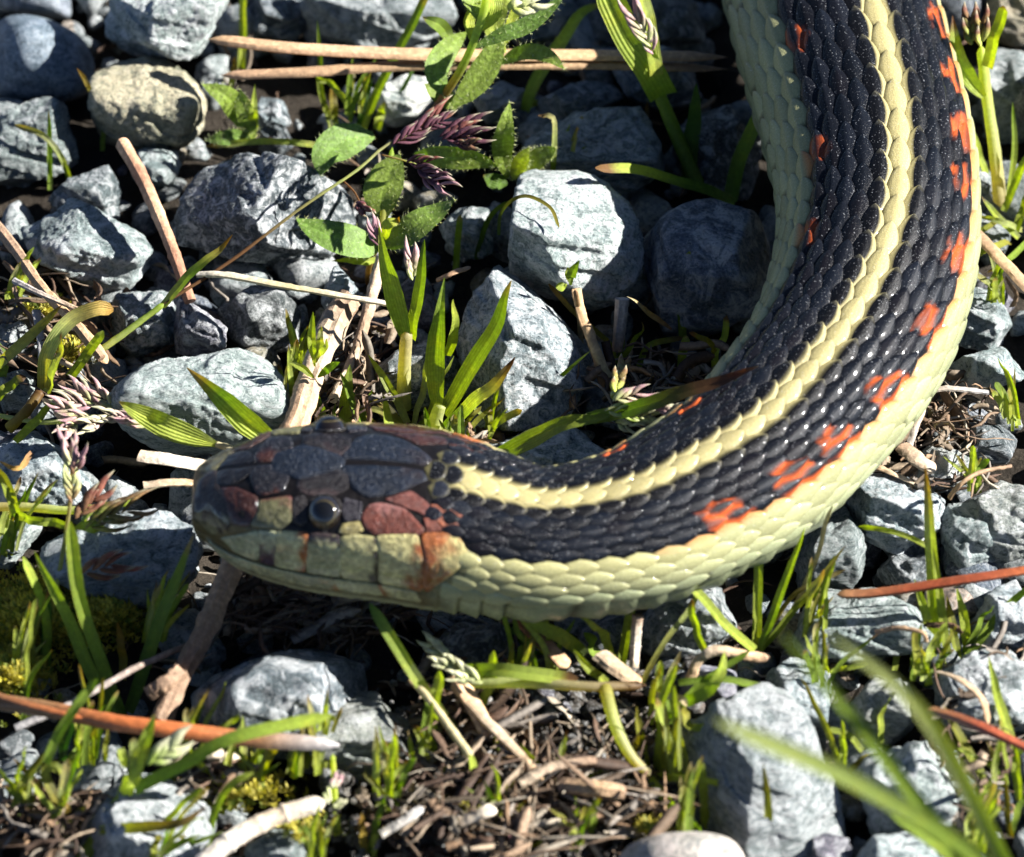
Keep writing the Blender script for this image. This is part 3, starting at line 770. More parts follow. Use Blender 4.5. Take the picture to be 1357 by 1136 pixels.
def build_snake():
    root = thing("snake", "black snake with cream back stripe, yellow green side stripes and red flecks", "snake", tuple(P(727, 721, 0)))
    o3 = np.array(root.location) / MM
    # the body: one continuous skin from the snout to the tail
    s = np.concatenate([np.linspace(0, 1.2, 14)[:-1] ** 2 / 1.2, np.linspace(1.2, 34, 170)[:-1], np.linspace(34, SLEN, 260)])
    nph = 150
    ph = np.linspace(-math.pi, math.pi, nph, endpoint=False)
    SS, PP = np.meshgrid(s, ph, indexing='ij')
    deg = np.degrees(np.abs(PP))
    h = np.zeros_like(SS)
    vent = np.clip((deg - 82) / 5, 0, 1)
    u = u_of_s(SS)
    body = np.clip((SS - HEADEND) / 4, 0, 1)
    h += body * vent * (0.55 * (u - np.floor(u)) - 0.25)                 # broad belly plates, each overlapping the next
    head = 1 - body
    mouth = 92.5 - 0 * SS                                                # the mouth line
    h -= head * 0.35 * np.exp(-((deg - mouth) / 2.2) ** 2) * np.clip(SS / 3, 0, 1)
    q, _ = surf(SS, PP, h)
    h2 = 0.06 * fbm(q / 0.8, 3, 3) * head
    q, _ = surf(SS, PP, h + h2)
    col = np.zeros(SS.shape + (3,))
    top = np.array((0.005, 0.0042, 0.0042)); low = np.array((0.10, 0.08, 0.035)); chin = np.array((0.36, 0.35, 0.19))
    m = np.clip((deg - 58) / 6, 0, 1)[..., None]
    hc = top * (1 - m) + low * m
    m = np.clip((deg - 108) / 10, 0, 1)[..., None]
    hc = hc * (1 - m) + chin * m
    snout = np.clip(1 - SS / 2.2, 0, 1)[..., None] * np.clip((deg - 40) / 30, 0, 1)[..., None]
    hc = hc * (1 - snout) + np.array((.22, .2, .1)) * snout
    bc = np.where((deg > 82)[..., None], GREEN * .85, BLACK * .8)
    bc = np.where(((deg > 54) & (deg <= 82))[..., None], GREEN * .35, bc)
    bc = np.where((deg < 9)[..., None], CREAM * .3, bc)
    spots = (np.abs(deg - 92) < 4) & ((u - np.floor(u)) < .3 + .2 * noise(q * .9, 3)) & (noise(q * .33, 8) > .12)
    fr = u - np.floor(u)
    bc = np.where(((deg > 82) & (fr < .10))[..., None], bc * .35, bc) * (1 + .25 * fbm(q / 1.6, 77, 3))[..., None]
    bc = np.where(spots[..., None], BLACK, bc)
    near = np.full(SS.shape, 99.0)
    for sg in (1, -1):
        dmin = np.min(np.abs(SS[..., None] - np.array(FLECK[sg])), -1)
        near = np.where(np.sign(PP) == sg, dmin, near)
    bc = np.where(((deg > 38) & (deg < 55) & (near < 1.7) & (PP > 0))[..., None], RED, bc)
    col = hc * (1 - body[..., None]) + bc * body[..., None]
    n = len(s)
    v = np.vstack([q.reshape(-1, 3)])
    f = tube_faces(n, nph)
    o = link("body", make_mesh("body", (v - o3) * MM, f, SKIN, col.reshape(-1, 3)), root)
    # scales
    g = np.random.default_rng(21)
    plates = []
    u0, u1 = u_of_s(22.5), u_of_s(SLEN - 14)
    for row in range(-9, 10):
        first = math.ceil(u0)
        for k in range(first, int(u1)):
            uu = k + (0.5 if row % 2 else 0.0)
            s0 = s_of_u(uu)
            start = np.interp(abs(row), [0, 3, 4, 5, 6, 9], [23.8, 24.0, 26.2, 28.6, 28.8, 26.6])
            if s0 < start: continue
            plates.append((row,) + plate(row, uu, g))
    size = []
    cv = F_
    for row, v, f, c, s0 in plates:
        pr = project(v * MM)
        inside = (pr[:, 0] > 0) & (pr[:, 0] < PW) & (pr[:, 1] > 0) & (pr[:, 1] < PH)
        ctr = v[49]
        nn = surf(np.array([s0]), np.array([math.radians(np.sign(row) * ROWDEG[abs(row)])]))[1][0]
        facing = max(float(nn @ cv), 0)
        area = (pr[:, 0].max() - pr[:, 0].min()) * (pr[:, 1].max() - pr[:, 1].min())
        size.append(area * facing * inside.mean())
    order = np.argsort(size)[::-1]
    single = set(order[:300].tolist())
    bag = Bag()
    for i, (row, v, f, c, s0) in enumerate(plates):
        if i in single:
            oo = link("scale", make_mesh("scale", (v - o3) * MM, f, SCALE, c), root)
        else:
            bag.add((v - o3) * MM, f, c)
    so = link("scales", bag.mesh("scales", SCALE), root)
    so["kind"] = "stuff"
    head_parts(root, o3)
    return root


# head shields: outline in (mm from the snout, degrees from the middle of the crown), base colour, (edge, colour) that differs
SHIELDS = [
    ("snout_shield", [(1.0, 14), (2.4, 2), (3.1, 2), (3.6, 16), (4.9, 36), (5.4, 56), (5.1, 74), (3.6, 82), (2.0, 72)], (.02, .014, .012), ("low", (.22, .2, .1)), 1),
    ("head_shield", [(3.25, 1.3), (6.7, 1.3), (6.3, 6), (4.9, 16.5), (3.7, 16.5)], (.009, .0085, .010), None, 1),
    ("head_shield", [(6.45, 6.2), (6.95, 1.2), (8.3, 1.2), (8.35, 4.2), (10.0, 7.6), (9.6, 20), (7.5, 26)], (.010, .0095, .012), ("low", (.045, .016, .011)), 1),
    ("head_shield", [(8.45, -3.8), (8.45, 3.8), (10.2, 7.2), (10.95, 9.6), (14.5, 1.9), (15.0, 0), (14.5, -1.9), (10.95, -9.6), (10.2, -7.2)], (.006, .009, .016), None, 0),
    ("brow_shield", [(11.05, 11), (14.65, 2.6), (15.6, 6.6), (15.5, 15.5), (14.2, 22.0), (12.0, 23.0), (11.15, 19)], (.009, .007, .007), ("low", (.03, .018, .018)), 1),
    ("crown_shield", [(15.2, 1.5), (14.95, 2.6), (15.75, 7), (16.2, 15), (17.6, 21.8), (19.9, 18.8), (22.9, 5.5), (22.4, 1.5)], (.0055, .0085, .0155), ("rear", (.016, .011, .012)), 1),
    ("nose_shield", [(4.1, 22), (5.5, 19.8), (7.3, 28.4), (7.4, 42.5), (6.9, 60), (5.6, 61), (5.0, 40)], (.05, .017, .012), ("low", (.05, .03, .025)), 1),
    ("cheek_shield", [(7.65, 32), (10.35, 26), (10.6, 48), (9.8, 59), (7.2, 60), (7.6, 43)], (.13, .125, .06), ("top", (.12, .04, .03)), 1),
    ("eye_shield", [(10.6, 28), (11.6, 24.5), (11.9, 33), (12.0, 47), (11.6, 53), (10.8, 49)], (.010, .008, .008), None, 1),
    ("eye_shield", [(15.35, 24), (17.1, 27), (17.0, 42), (15.5, 45), (15.2, 35)], (.016, .014, .018), None, 1),
    ("eye_shield", [(15.3, 47.5), (16.9, 43.8), (17.4, 51.8), (16.2, 57), (15.0, 56)], (.26, .22, .09), None, 1),
    ("temple_shield", [(17.3, 38.2), (18.0, 29), (19.2, 27.2), (21.4, 29.3), (24.0, 42), (23.7, 46.3), (18.6, 53.6), (17.6, 47.2)], (.105, .030, .020), ("top", (.2, .09, .08)), 1),
    ("temple_shield", [(19.4, 23.4), (21.9, 15), (24.0, 22), (24.0, 31), (21.7, 28.2)], (.10, .034, .026), None, 1),
    ("temple_shield", [(23.9, 33.5), (24.8, 31), (26.1, 39), (24.6, 44)], (.14, .045, .03), None, 1),
    ("temple_shield", [(24.3, 22.5), (26.0, 19), (28.2, 27), (27.4, 38.4), (26.2, 37.5), (24.8, 30.5)], (.20, .065, .034), None, 1),
    ("lip_shield", [(5.5, 78), (7.55, 64.5), (7.9, 76), (7.75, 90), (7.1, 90.8), (5.7, 89.6), (4.8, 84)], (.33, .34, .19), None, 1),
    ("lip_shield", [(7.8, 64.5), (9.4, 62.5), (9.45, 80), (9.25, 90.8), (8.0, 90.8)], (.33, .34, .20), ("low", (.07, .04, .05), .5), 1),
    ("lip_shield", [(9.6, 62), (12.1, 60.5), (12.15, 80), (12.0, 90.8), (9.4, 90.8)], (.37, .355, .18), ("rear", (.30, .10, .03), .68), 1),
    ("lip_shield", [(12.3, 60), (15.0, 59.5), (15.3, 80), (15.35, 90.8), (12.2, 90.8)], (.36, .355, .185), ("top", (.03, .02, .02), .6), 1),
    ("lip_shield", [(15.25, 61), (16.7, 57), (18.7, 57), (19.15, 74.4), (19.3, 90.8), (15.55, 90.8)], (.40, .37, .17), ("rear", (.02, .015, .012), .70), 1),
    ("lip_shield", [(19.0, 55.5), (23.5, 48.7), (24.6, 66), (25.2, 90.8), (19.65, 90.8), (19.5, 74)], (.40, .36, .16), ("rear", (.24, .07, .02), .62), 1),
    ("lip_shield", [(24.1, 47.5), (27.4, 40.3), (29.1, 56.5), (27.4, 80), (26.0, 90.5), (25.4, 88), (25.0, 65)], (.32, .10, .03), ("rear", (.36, .31, .13), .45), 1),
    ("jaw_shield", [(3.0, 96), (6.2, 94.5), (7.0, 95), (7.2, 106), (4.6, 108)], (.33, .335, .19), None, 1),
    ("jaw_shield", [(7.2, 95), (10.6, 94.3), (11.2, 106), (7.5, 107)], (.37, .355, .18), None, 1),
    ("jaw_shield", [(10.8, 94.3), (14.7, 94.3), (15.4, 106), (11.4, 106)], (.36, .345, .18), ("rear", (.38, .2, .07)), 1),
    ("jaw_shield", [(14.9, 94.3), (19.4, 94.3), (20.2, 105), (15.6, 106)], (.37, .35, .17), None, 1),
    ("jaw_shield", [(19.6, 94.3), (24.3, 94), (25.2, 104), (20.4, 105)], (.38, .35, .165), ("front", (.3, .12, .04)), 1),
]


def shield_mesh(poly, col, edge, lift=1.0):
    p = np.array(poly, float)
    p = p.mean(0) + (p - p.mean(0)) * 1.105
    for cut in (.07, .14):                   # round the corners a little
        a, b = p, np.roll(p, -1, 0)
        p = np.stack([a * (1 - cut) + b * cut, a * cut + b * (1 - cut)], 1).reshape(-1, 2)
    L = np.concatenate([[0], np.cumsum(np.linalg.norm((np.roll(p, -1, 0) - p) * np.array((1, .12)), axis=1))])
    t = np.linspace(0, L[-1], 44, endpoint=False)
    pc = np.vstack([p, p[:1]])
    rim = np.stack([np.interp(t, L, pc[:, k]) for k in (0, 1)], 1)
    c = rim.mean(0)
    rho = np.array((0.02, .3, .6, .8, .90, .955, .985, 1.0))
    q = c + (rim - c)[None] * rho[:, None, None]
    hh = np.array((.15, .148, .142, .132, .12, .10, .055, -.06))
    s, ph = q[..., 0], np.radians(q[..., 1])
    base = surf(s, ph)[0]
    h = hh[:, None] * lift + 0.035 * fbm(base / 0.9, 12, 3) + 0.02 * ridged(base / .5, 4, 2) * (rho < .95)[:, None]
    v = surf(s, ph, h)[0]
    cols = np.broadcast_to(np.array(col), v.shape).copy()
    cols *= (1 + .28 * fbm(base / 1.5, 31, 3))[..., None]
    if edge:
        lo, hi = q.reshape(-1, 2).min(0), q.reshape(-1, 2).max(0)
        f = (q - lo) / (hi - lo)
        k = {"rear": f[..., 0], "front": 1 - f[..., 0], "low": f[..., 1], "top": 1 - f[..., 1]}[edge[0]]
        k = k + .22 * fbm(base / .7, 41, 3)
        m = np.clip((k - (edge[2] if len(edge) > 2 else .72)) * 4, 0, 1)[..., None]
        cols = cols * (1 - m) + np.array(edge[1]) * m
    return v.reshape(-1, 3), tube_faces(len(rho), len(rim)), np.clip(cols.reshape(-1, 3), .002, 1)


def head_parts(root, o3):
    for name, poly, col, edge, both in SHIELDS:
        for sg in ((1, -1) if both else (1,)):
            v, f, c = shield_mesh([(a, b * sg) for a, b in poly], col, edge, 1.35 if name == 'lip_shield' else 1.0)
            if sg < 0:
                f = f[:, ::-1]
                if name == 'temple_shield': c = c * .3  # far temples darkened in colour, painted shade on that side
            link(name, make_mesh(name, (v - o3) * MM, f, SHIELD, c), root)
    # eyes: a glossy ball under the brow, golden ring, round pupil
    m = Mat("eye_gloss")
    m.set(Base_Color=m.n("Attribute", attribute_name="Col").outputs["Color"], Roughness=0.06, Specular_IOR_Level=0.6, Coat_Weight=0.3, Coat_Roughness=0.02)
    for sg in (1, -1):
        c, n = surf(13.45, math.radians(38.6) * sg)
        t = at_s(13.45)[1]
        n = unit(n - 0.10 * t + np.array((0, 0, -.12)))
        u = unit(np.cross(t, n)); w_ = np.cross(n, u)
        c = c - n * 0.80
        lat, lon = np.meshgrid(np.linspace(0, math.pi * .62, 26), np.linspace(0, 2 * math.pi, 40, endpoint=False), indexing='ij')
        def ball(r, lat):
            return c + r * (np.cos(lat)[..., None] * n + (np.sin(lat) * np.cos(lon))[..., None] * w_ + (np.sin(lat) * np.sin(lon))[..., None] * u)
        d = np.degrees(lat)
        ring = np.exp(-((d - 40) / 3.2) ** 2)[..., None]
        col = np.array((.007, .005, .004)) * (1 - ring) + np.array((.055, .045, .02)) * ring
        col = col * (1 + .3 * noise(np.stack([d * .2, lon * 3, d * 0], -1), 5))[..., None]
        e = link("eye", make_mesh("eye", (ball(1.84, lat).reshape(-1, 3) - o3) * MM, tube_faces(26, 40), m.m, col.reshape(-1, 3)), root)
        lat2 = lat * (36 / 111.6)
        p_ = ball(1.875, lat2)
        link("pupil", make_mesh("pupil", (p_.reshape(-1, 3) - o3) * MM, tube_faces(26, 40), m.m, np.full((26 * 40, 3), .004)), e)
        # socket rim
        k = np.linspace(0, 2 * math.pi, 40, endpoint=False)
        r2 = np.linspace(0, 2 * math.pi, 8, endpoint=False)
        K, R2 = np.meshgrid(k, r2, indexing='ij')
        rr = 1.80 + .18 * np.cos(R2)
        hgt = .50 + .20 * np.sin(R2)
        v = c + rr[..., None] * (np.cos(K)[..., None] * w_ + np.sin(K)[..., None] * u) + hgt[..., None] * n
        i, j = np.meshgrid(np.arange(40), np.arange(8), indexing='ij')
        ff = np.stack([i * 8 + j, (i + 1) % 40 * 8 + j, (i + 1) % 40 * 8 + (j + 1) % 8, i * 8 + (j + 1) % 8], -1).reshape(-1, 4)
        link("eyelid_rim", make_mesh("eyelid_rim", (v.reshape(-1, 3) - o3) * MM, ff, SHIELD, np.broadcast_to((.012, .010, .009), (320, 3))), root)
        # nostril
        c, n = surf(6.4, math.radians(48) * sg, .12)
        t = at_s(6.4)[1]; u = unit(np.cross(t, n))
        lat, lon = np.meshgrid(np.linspace(0.05, 1, 5), np.linspace(0, 2 * math.pi, 20, endpoint=False), indexing='ij')
        v = c + (lat * .42)[..., None] * (np.cos(lon)[..., None] * t * 1.2 + np.sin(lon)[..., None] * u) + (.10 - .10 * lat ** 2)[..., None] * n
        link("nostril", make_mesh("nostril", (v.reshape(-1, 3) - o3) * MM, tube_faces(5, 20), SKIN, np.full((100, 3), .004)), root)


build_snake()
# ---------------------------------------------------------------- plants
GR = dict(green=(0.25, 0.34, 0.055), bright=(0.41, 0.47, 0.09), dark=(0.09, 0.17, 0.03), yellow=(0.30, 0.27, 0.05), tip=(0.36, 0.22, 0.05), straw=(0.42, 0.36, 0.2),
          brown=(0.17, 0.09, 0.04), pale=(0.44, 0.48, 0.20), red=(0.15, 0.045, 0.03), purple=(0.10, 0.035, 0.05), pink=(0.40, 0.22, 0.25), cream=(0.47, 0.46, 0.30), leaf=(0.15, 0.25, 0.045), grey=(0.22, 0.21, 0.19))


def path_of(pts, k, hb, bulge=0.0):
    """pixel path -> mm points; height grows by k for each mm the path climbs in the photograph above its first point"""
    out = []
    x0, y0 = pts[0][:2]
    n = len(pts)
    for i, p in enumerate(pts):
        h = p[2] if len(p) > 2 else hb + max(0.0, (y0 - p[1])) / PXMM * k + bulge * math.sin(math.pi * i / max(n - 1, 1))
        out.append(P(p[0], p[1], h) / MM)
    return np.array(out)


PROF = dict(
    grass=lambda t: np.interp(t, [0, .1, .45, .75, .92, 1], [.75, .88, 1, .78, .38, .05]),
    even=lambda t: np.interp(t, [0, .9, .97, 1], [1, 1, .75, .2]),
    lance=lambda t: np.interp(t, [0, .12, .35, .6, .85, 1], [.35, .7, 1, .85, .38, .04]),
    oval=lambda t: np.interp(t, [0, .06, .2, .38, .55, .72, .86, .95, 1], [.18, .34, .74, .98, 1, .84, .54, .24, .03]),
    stem=lambda t: np.interp(t, [0, 1], [1, .75]),
    needle=lambda t: np.interp(t, [0, .04, .5, .93, 1], [.55, .9, 1, .8, .1]))


def ribbon(path, width, prof='grass', cols=((.1, .2, .03),), fold=0.25, thick=0.10, n=16, m=3, twist=0.0, g=None, wave=0.0, curl=0.0, tips=False):
    """a blade or leaf with real thickness, folded along its middle; returns verts mm, quads, colours"""
    c = catmull(path, n)
    t = np.linspace(0, 1, n)
    T = unit(np.gradient(c, axis=0))
    view = np.broadcast_to(F_, T.shape)
    wd = unit(np.cross(T, view) + 1e-6 * R_)
    nn = unit(np.cross(wd, T))
    a = np.radians(twist) * np.ones(n) + np.radians(curl) * t
    wd, nn = wd * np.cos(a)[:, None] + nn * np.sin(a)[:, None], nn * np.cos(a)[:, None] - wd * np.sin(a)[:, None]
    w = width / 2 / PXMM * PROF[prof](t)
    x = np.linspace(-1, 1, m)
    top = [(xx, -fold * (1 - abs(xx)) + thick * math.sqrt(max(1 - xx * xx, 0)) * .5) for xx in x]
    bot = [(xx, -fold * (1 - abs(xx)) - thick * math.sqrt(max(1 - xx * xx, 0)) * .5) for xx in x[::-1][1:-1]]
    sec = top + bot
    k = len(sec)
    if wave and g is not None:
        c = c + nn * (wave * noise(np.stack([t * 5 + g.uniform(0, 99), t * 0, t * 0], -1), 3))[:, None]
    v = np.stack([c + wd * (w * sx)[:, None] + nn * (w * sz)[:, None] for sx, sz in sec], 1)
    cl = np.array([np.array(q, float) for q in cols])
    ct = np.stack([np.interp(t, np.linspace(0, 1, len(cl)), cl[:, i]) for i in range(3)], 1)
    col = np.repeat(ct[:, None], k, 1).copy()
    if g is not None and tips and g.random() < .4:         # withered tip
        m_ = np.clip((t - g.uniform(.82, .93)) * 14, 0, 1)[:, None, None]
        col = col * (1 - m_) + np.array(((.42, .33, .17), (.25, .14, .06), (.36, .26, .07))[g.integers(3)]) * m_
    for i, (sx, sz) in enumerate(sec):          # paler midrib, slightly paler margins
        col[:, i] *= 1.18 if abs(sx) < .01 and i < m else 1.0
    return v.reshape(-1, 3), tube_faces(n, k), col.reshape(-1, 3)


def tube(path, radius, cols, n=24, k=10, flat=1.0, prof=None, rough=0.0, knots=(), seed=0, closed=True, ribs=0.0, cut=False):
    c = catmull(path, n)
    t = np.linspace(0, 1, n)
    T = unit(np.gradient(c, axis=0))
    s = unit(np.cross(T, np.array((.13, .2, 1.0))))
    u = np.cross(s, T)
    r = radius * (PROF[prof](t) if prof else np.ones(n))
    for kt in knots: r = r * (1 + .22 * np.exp(-((t - kt) / .012) ** 2))
    th = np.linspace(0, 2 * math.pi, k, endpoint=False)
    if ribs:
        rr = 1 + ribs * lattice(np.stack([np.arange(k), np.full(k, seed + 3), np.full(k, 5)], -1), 9)
    else:
        rr = np.ones(k)
    if cut:                         # squarely broken ends
        c[1] = c[0] + (c[1] - c[0]) * .03; c[-2] = c[-1] + (c[-2] - c[-1]) * .03
        r[1] = r[0]; r[-2] = r[-1]
    r = r[:, None] * rr[None]
    v = c[:, None] + (r * np.cos(th))[..., None] * s[:, None] + flat * (r * np.sin(th))[..., None] * u[:, None]
    if rough:
        dirv = unit(v - c[:, None])
        v = v + dirv * (rough * (fbm(v / (radius * 1.2 + .1), seed, 3) + .5 * ridged(v / (radius * .6 + .1), seed + 3, 2)))[..., None]
    if closed:
        v[0] = c[0] + (v[0] - c[0]) * .05
        v[-1] = c[-1] + (v[-1] - c[-1]) * .05
    cl = np.array(cols, float).reshape(-1, 3)
    ct = np.stack([np.interp(t, np.linspace(0, 1, len(cl)), cl[:, i]) for i in range(3)], 1)
    col = np.repeat(ct[:, None], k, 1)
    return v.reshape(-1, 3), tube_faces(n, k), col.reshape(-1, 3)


def colour(key, g):
    ks = key.split('>')
    v = g.uniform(.85, 1.15)
    return [np.array(GR[k]) * v for k in ks]


ACROSS = {4: np.array((-1.0, 0.0, 1.0, 0.0)), 12: np.array((-1, -.667, -.333, 0, .333, .667, 1, .667, .333, 0, -.333, -.667))}


def piece(name, geo, mat, parent=None, crease=None):
    """geometry in mm -> a linked mesh; at top level its origin is its base"""
    v, f, c = geo
    ac = np.tile(ACROSS[crease[0]], len(v) // crease[0]) if isinstance(crease, tuple) else None
    if parent is None:
        o3 = v[:4].mean(0)
        return link(name, make_mesh(name, (v - o3) * MM, f, mat, c, True, crease, ac), None, tuple(o3 * MM))
    r = parent
    while r.parent is not None: r = r.parent
    return link(name, make_mesh(name, v * MM - np.array(r.location), f, mat, c, True, crease, ac), parent)


def blade(pts, w=10, col='green', k=1.0, hb=-5.0, prof='grass', twist=None, bulge=0.0, curl=None, g=None, m=3, fold=.26, tips=True):
    tw = g.uniform(-28, 28) if twist is None else twist
    cu = g.uniform(-25, 25) if curl is None else curl
    return ribbon(path_of(pts, k, hb, bulge), w, prof, colour(col, g), fold, .05, 16 if len(pts) < 5 else 24, m, tw, g, .35 if m == 3 else .2, cu, m == 3 and tips)


def spikelet(px0, py0, px1, py1, h, w, cols, g, n=4, dh=0.6):
    n += 2
    return husks(px0, py0, px1, py1, h, w, cols, g, n, dh)


def husks(px0, py0, px1, py1, h, w, cols, g, n, dh):
    """flattened grass spikelet of overlapping pointed husks"""
    a, b = P(px0, py0, h) / MM, P(px1, py1, h + dh) / MM
    bag = Bag()
    ax = b - a
    L = np.linalg.norm(ax)
    side = unit(np.cross(ax, F_))
    up = unit(np.cross(side, ax))
    for i in range(n):
        sg = 1 if i % 2 else -1
        s = a + ax * (.62 * i / n)
        ln = L * g.uniform(.42, .66)
        d = unit(unit(ax) + side * sg * g.uniform(.12, .38) + up * g.uniform(-.15, .2))
        mid = s + d * ln * .5 + side * sg * .06 * L
        e = s + d * ln
        c0, c1 = np.array(GR[cols[0]]), np.array(GR[cols[-1]])
        mc = c0 * (1 - i / n) + c1 * (i / n)
        tipc = np.array(GR[cols[-1]]) * g.uniform(.7, 1.2)
        v, f, c = tube(np.array([s, mid, e]), w * .74 / 2 / PXMM * g.uniform(.7, 1.1), [mc * .9, mc * g.uniform(.8, 1.25), tipc, np.array(GR['cream']) * .8], 12, 7, .6, 'lance')
        bag.add(v, f, c)
    return np.concatenate(bag.v), np.concatenate(bag.f), np.concatenate(bag.c)


def plant(name, label, cat, base, parts, seed, group=None, hb=-5.0):
    """parts: ('blade'|'leaf'|'stem'|'spikelet', args)"""
    g = np.random.default_rng(seed)
    root = thing(name, label, cat, tuple(P(base[0], base[1], hb)), group)
    for kind, *a in parts:
        kw = a[-1] if isinstance(a[-1], dict) else {}
        a = [x for x in a if not isinstance(x, dict)]
        if kind == 'spikelet':
            mesh_piece = spikelet(*a[0], g=g, **kw)
            piece('spikelet', mesh_piece, DRY, root)
        elif kind == 'stem':
            pts, w, col = a
            pth = path_of(pts, kw.pop('k', 1.0), kw.pop('hb', hb), kw.pop('bulge', 0))
            piece('stem', tube(pth, w / 2 / PXMM, colour(col, g), 24, 9, .85, 'stem', .03, kw.get('knots', ()), seed), kw.get('mat', LEAF), root)
        elif kind == 'hairy':
            pts, w, col = a
            kw.setdefault('hb', hb); kw.setdefault('fold', .12); kw.setdefault('m', 7)
            v, f, c = blade(pts, w, col, prof='oval', g=g, **kw)
            lf = piece('leaf', (v, f, c), HAIRLEAF, root, (12, (0, 3, 6)))
            bag = Bag()
            rim_ = np.array([i * 12 + j for i in range(len(v) // 12) for j in (0, 6)])
            idx = np.concatenate([g.integers(0, len(v), 150), rim_[g.integers(0, len(rim_), 70)]])
            for i in idx:                                   # fine hairs on the leaf
                p0 = v[i]
                d = unit(F_ * g.uniform(.2, .8) + g.normal(size=3) * .5 + unit(p0 - v[i // 12 * 12 + 3]) * (1.1 if i % 12 in (0, 6) else 0)) * g.uniform(.3, .7)
                q = unit(np.cross(d, g.normal(size=3))) * .012
                bag.add(np.array([p0 - q, p0 + q, p0 + d, p0 + np.cross(unit(d), q)]), np.array([[0, 1, 2], [1, 3, 2], [3, 0, 2]]), (.62, .66, .55))
            hv, hf, hc = np.concatenate(bag.v), np.concatenate(bag.f), np.concatenate(bag.c)
            piece('leaf_hair', (hv, hf, hc), LEAF, lf)["kind"] = "stuff"
        else:
            pts, w, col = a
            kw = dict(kw)
            mt = kw.pop('mat', LEAF)
            kw.setdefault('hb', hb)
            if kind == 'leaf': kw.setdefault('prof', 'lance')
            piece(kind, blade(pts, w, col, g=g, **kw), mt, root, (4, (0, 1, 2, 3)))
    return root


def single(label, pts, w, col, seed, cat="grass blade", name="grass_shoot", group="single grass blades", mat=None, **kw):
    g = np.random.default_rng(seed)
    o = piece(name, blade(pts, w, col, g=g, **kw), mat or LEAF, None, (4, (0, 1, 2, 3)))
    return tag(o, label, cat, group)
Bd, Lf, Hy, St, Sp = 'blade', 'leaf', 'hairy', 'stem', 'spikelet'
# --- tall grass in the middle, behind the neck
plant("grass_plant", "tall grass shoot with a pale ribbed stem and a lilac bud between two leaves", "grass", (534, 545), [
    (St, [(535, 545), (536, 490), (539, 438)], 24, 'pale>straw', dict(k=1.15)),
    (Lf, [(540, 455, 3), (524, 400, 8), (510, 345, 13), (502, 298, 16)], 27, 'green>bright', dict(prof='lance', twist=8, curl=10)),
    (Bd, [(545, 450, 3), (552, 400, 8), (559, 355, 12), (562, 318, 15)], 17, 'bright>green', dict(twist=25)),
    (Sp, (547, 372, 546, 318, 9, 14, ('pale', 'pink')), dict(n=5, dh=3)),
    (Sp, (502, 326, 489, 284, 14, 9, ('purple', 'pink')), dict(n=4, dh=2)),
    (Bd, [(540, 540), (553, 505), (572, 470)], 11, 'dark', dict(k=.9)),
], 1)
plant("grass_plant", "broad grass shoot with three upright leaves right behind the snake's neck", "grass", (583, 560), [
    (St, [(572, 590), (578, 555), (584, 535)], 22, 'pale', dict()),
    (Bd, [(580, 548, -2), (576, 480, 5), (582, 420, 11), (589, 368, 15)], 27, 'bright>green', dict(twist=6, prof='lance')),
    (Bd, [(588, 548, -2), (620, 492, 3), (652, 440, 8), (677, 372, 14)], 25, 'bright>green', dict(twist=18)),
    (Bd, [(592, 470, 3), (601, 440, 8), (602, 398, 12)], 15, 'bright', dict(twist=-20)),
    (Bd, [(590, 570, -3), (625, 535, 1), (655, 508, 4), (684, 474, 6)], 20, 'green>pale>tip', dict(twist=20)),
    (Bd, [(568, 580, -3), (566, 555, 1), (563, 540, 3)], 8, 'green', dict()),
], 2)
plant("grass_tuft", "short tuft of green blades standing close behind the snake's crown", "grass", (470, 585), [
    (Bd, [(458, 585), (458, 540), (464, 484)], 18, 'bright>green', dict(twist=10)),
    (Bd, [(492, 590), (472, 540), (449, 494)], 15, 'green', dict()),
    (Bd, [(478, 585), (485, 548), (494, 516)], 11, 'green', dict()),
    (Bd, [(444, 588), (444, 560), (445, 534)], 8, 'green', dict()),
    (Bd, [(520, 590), (514, 550), (507, 522)], 13, 'bright', dict()),
    (Bd, [(548, 590), (512, 540), (474, 508)], 13, 'green>yellow>tip', dict(k=.7)),
    (Bd, [(428, 575), (424, 540), (420, 515)], 13, 'pale>green', dict()),
    (Bd, [(512, 592), (498, 565), (484, 550)], 10, 'yellow', dict()),
], 3)
plant("seedling", "tiny fleshy leaved seedling with a reddish stalk beside the thick twig", "seedling", (420, 570), [
    (St, [(421, 570), (419, 520), (417, 475)], 8, 'brown>pale', dict(k=1.1)),
    (Lf, [(417, 485, 5), (413, 450, 9), (415, 412, 12)], 11, 'bright', dict(prof='oval', twist=0)),
    (Lf, [(419, 480, 5), (424, 455, 8), (425, 434, 10)], 12, 'pale', dict(prof='oval')),
    (Lf, [(416, 500, 4), (398, 488, 6), (383, 478, 7)], 10, 'bright', dict(prof='oval')),
    (Lf, [(421, 500, 4), (438, 487, 5), (451, 480, 6)], 11, 'green', dict(prof='oval')),
    (Lf, [(422, 472, 6), (430, 462, 8), (434, 448, 9)], 9, 'pale', dict(prof='oval')),
    (Lf, [(423, 565, -1), (430, 562, 0), (438, 556, 1)], 14, 'pale', dict(prof='oval')),
], 4)
single("broad green leaf tip with an orange point rising from behind the snake's snout", [(372, 596, 2), (330, 562, 5), (290, 524, 8), (249, 486, 10)], 36, 'bright>bright>green>tip', 5, twist=15, prof='lance')
plant("fallen_blade", "broad bright green blade on a tan stalk touching the top of the snout", "grass blade", (318, 600), [
    (Lf, [(290, 590, 2), (245, 575, 3), (205, 558, 4), (158, 532, 5)], 32, 'bright', dict(twist=5, prof='oval')),
    (St, [(338, 606, 1), (310, 596, 2), (285, 588, 2)], 12, 'straw', dict(mat=DRY)),
], 6)
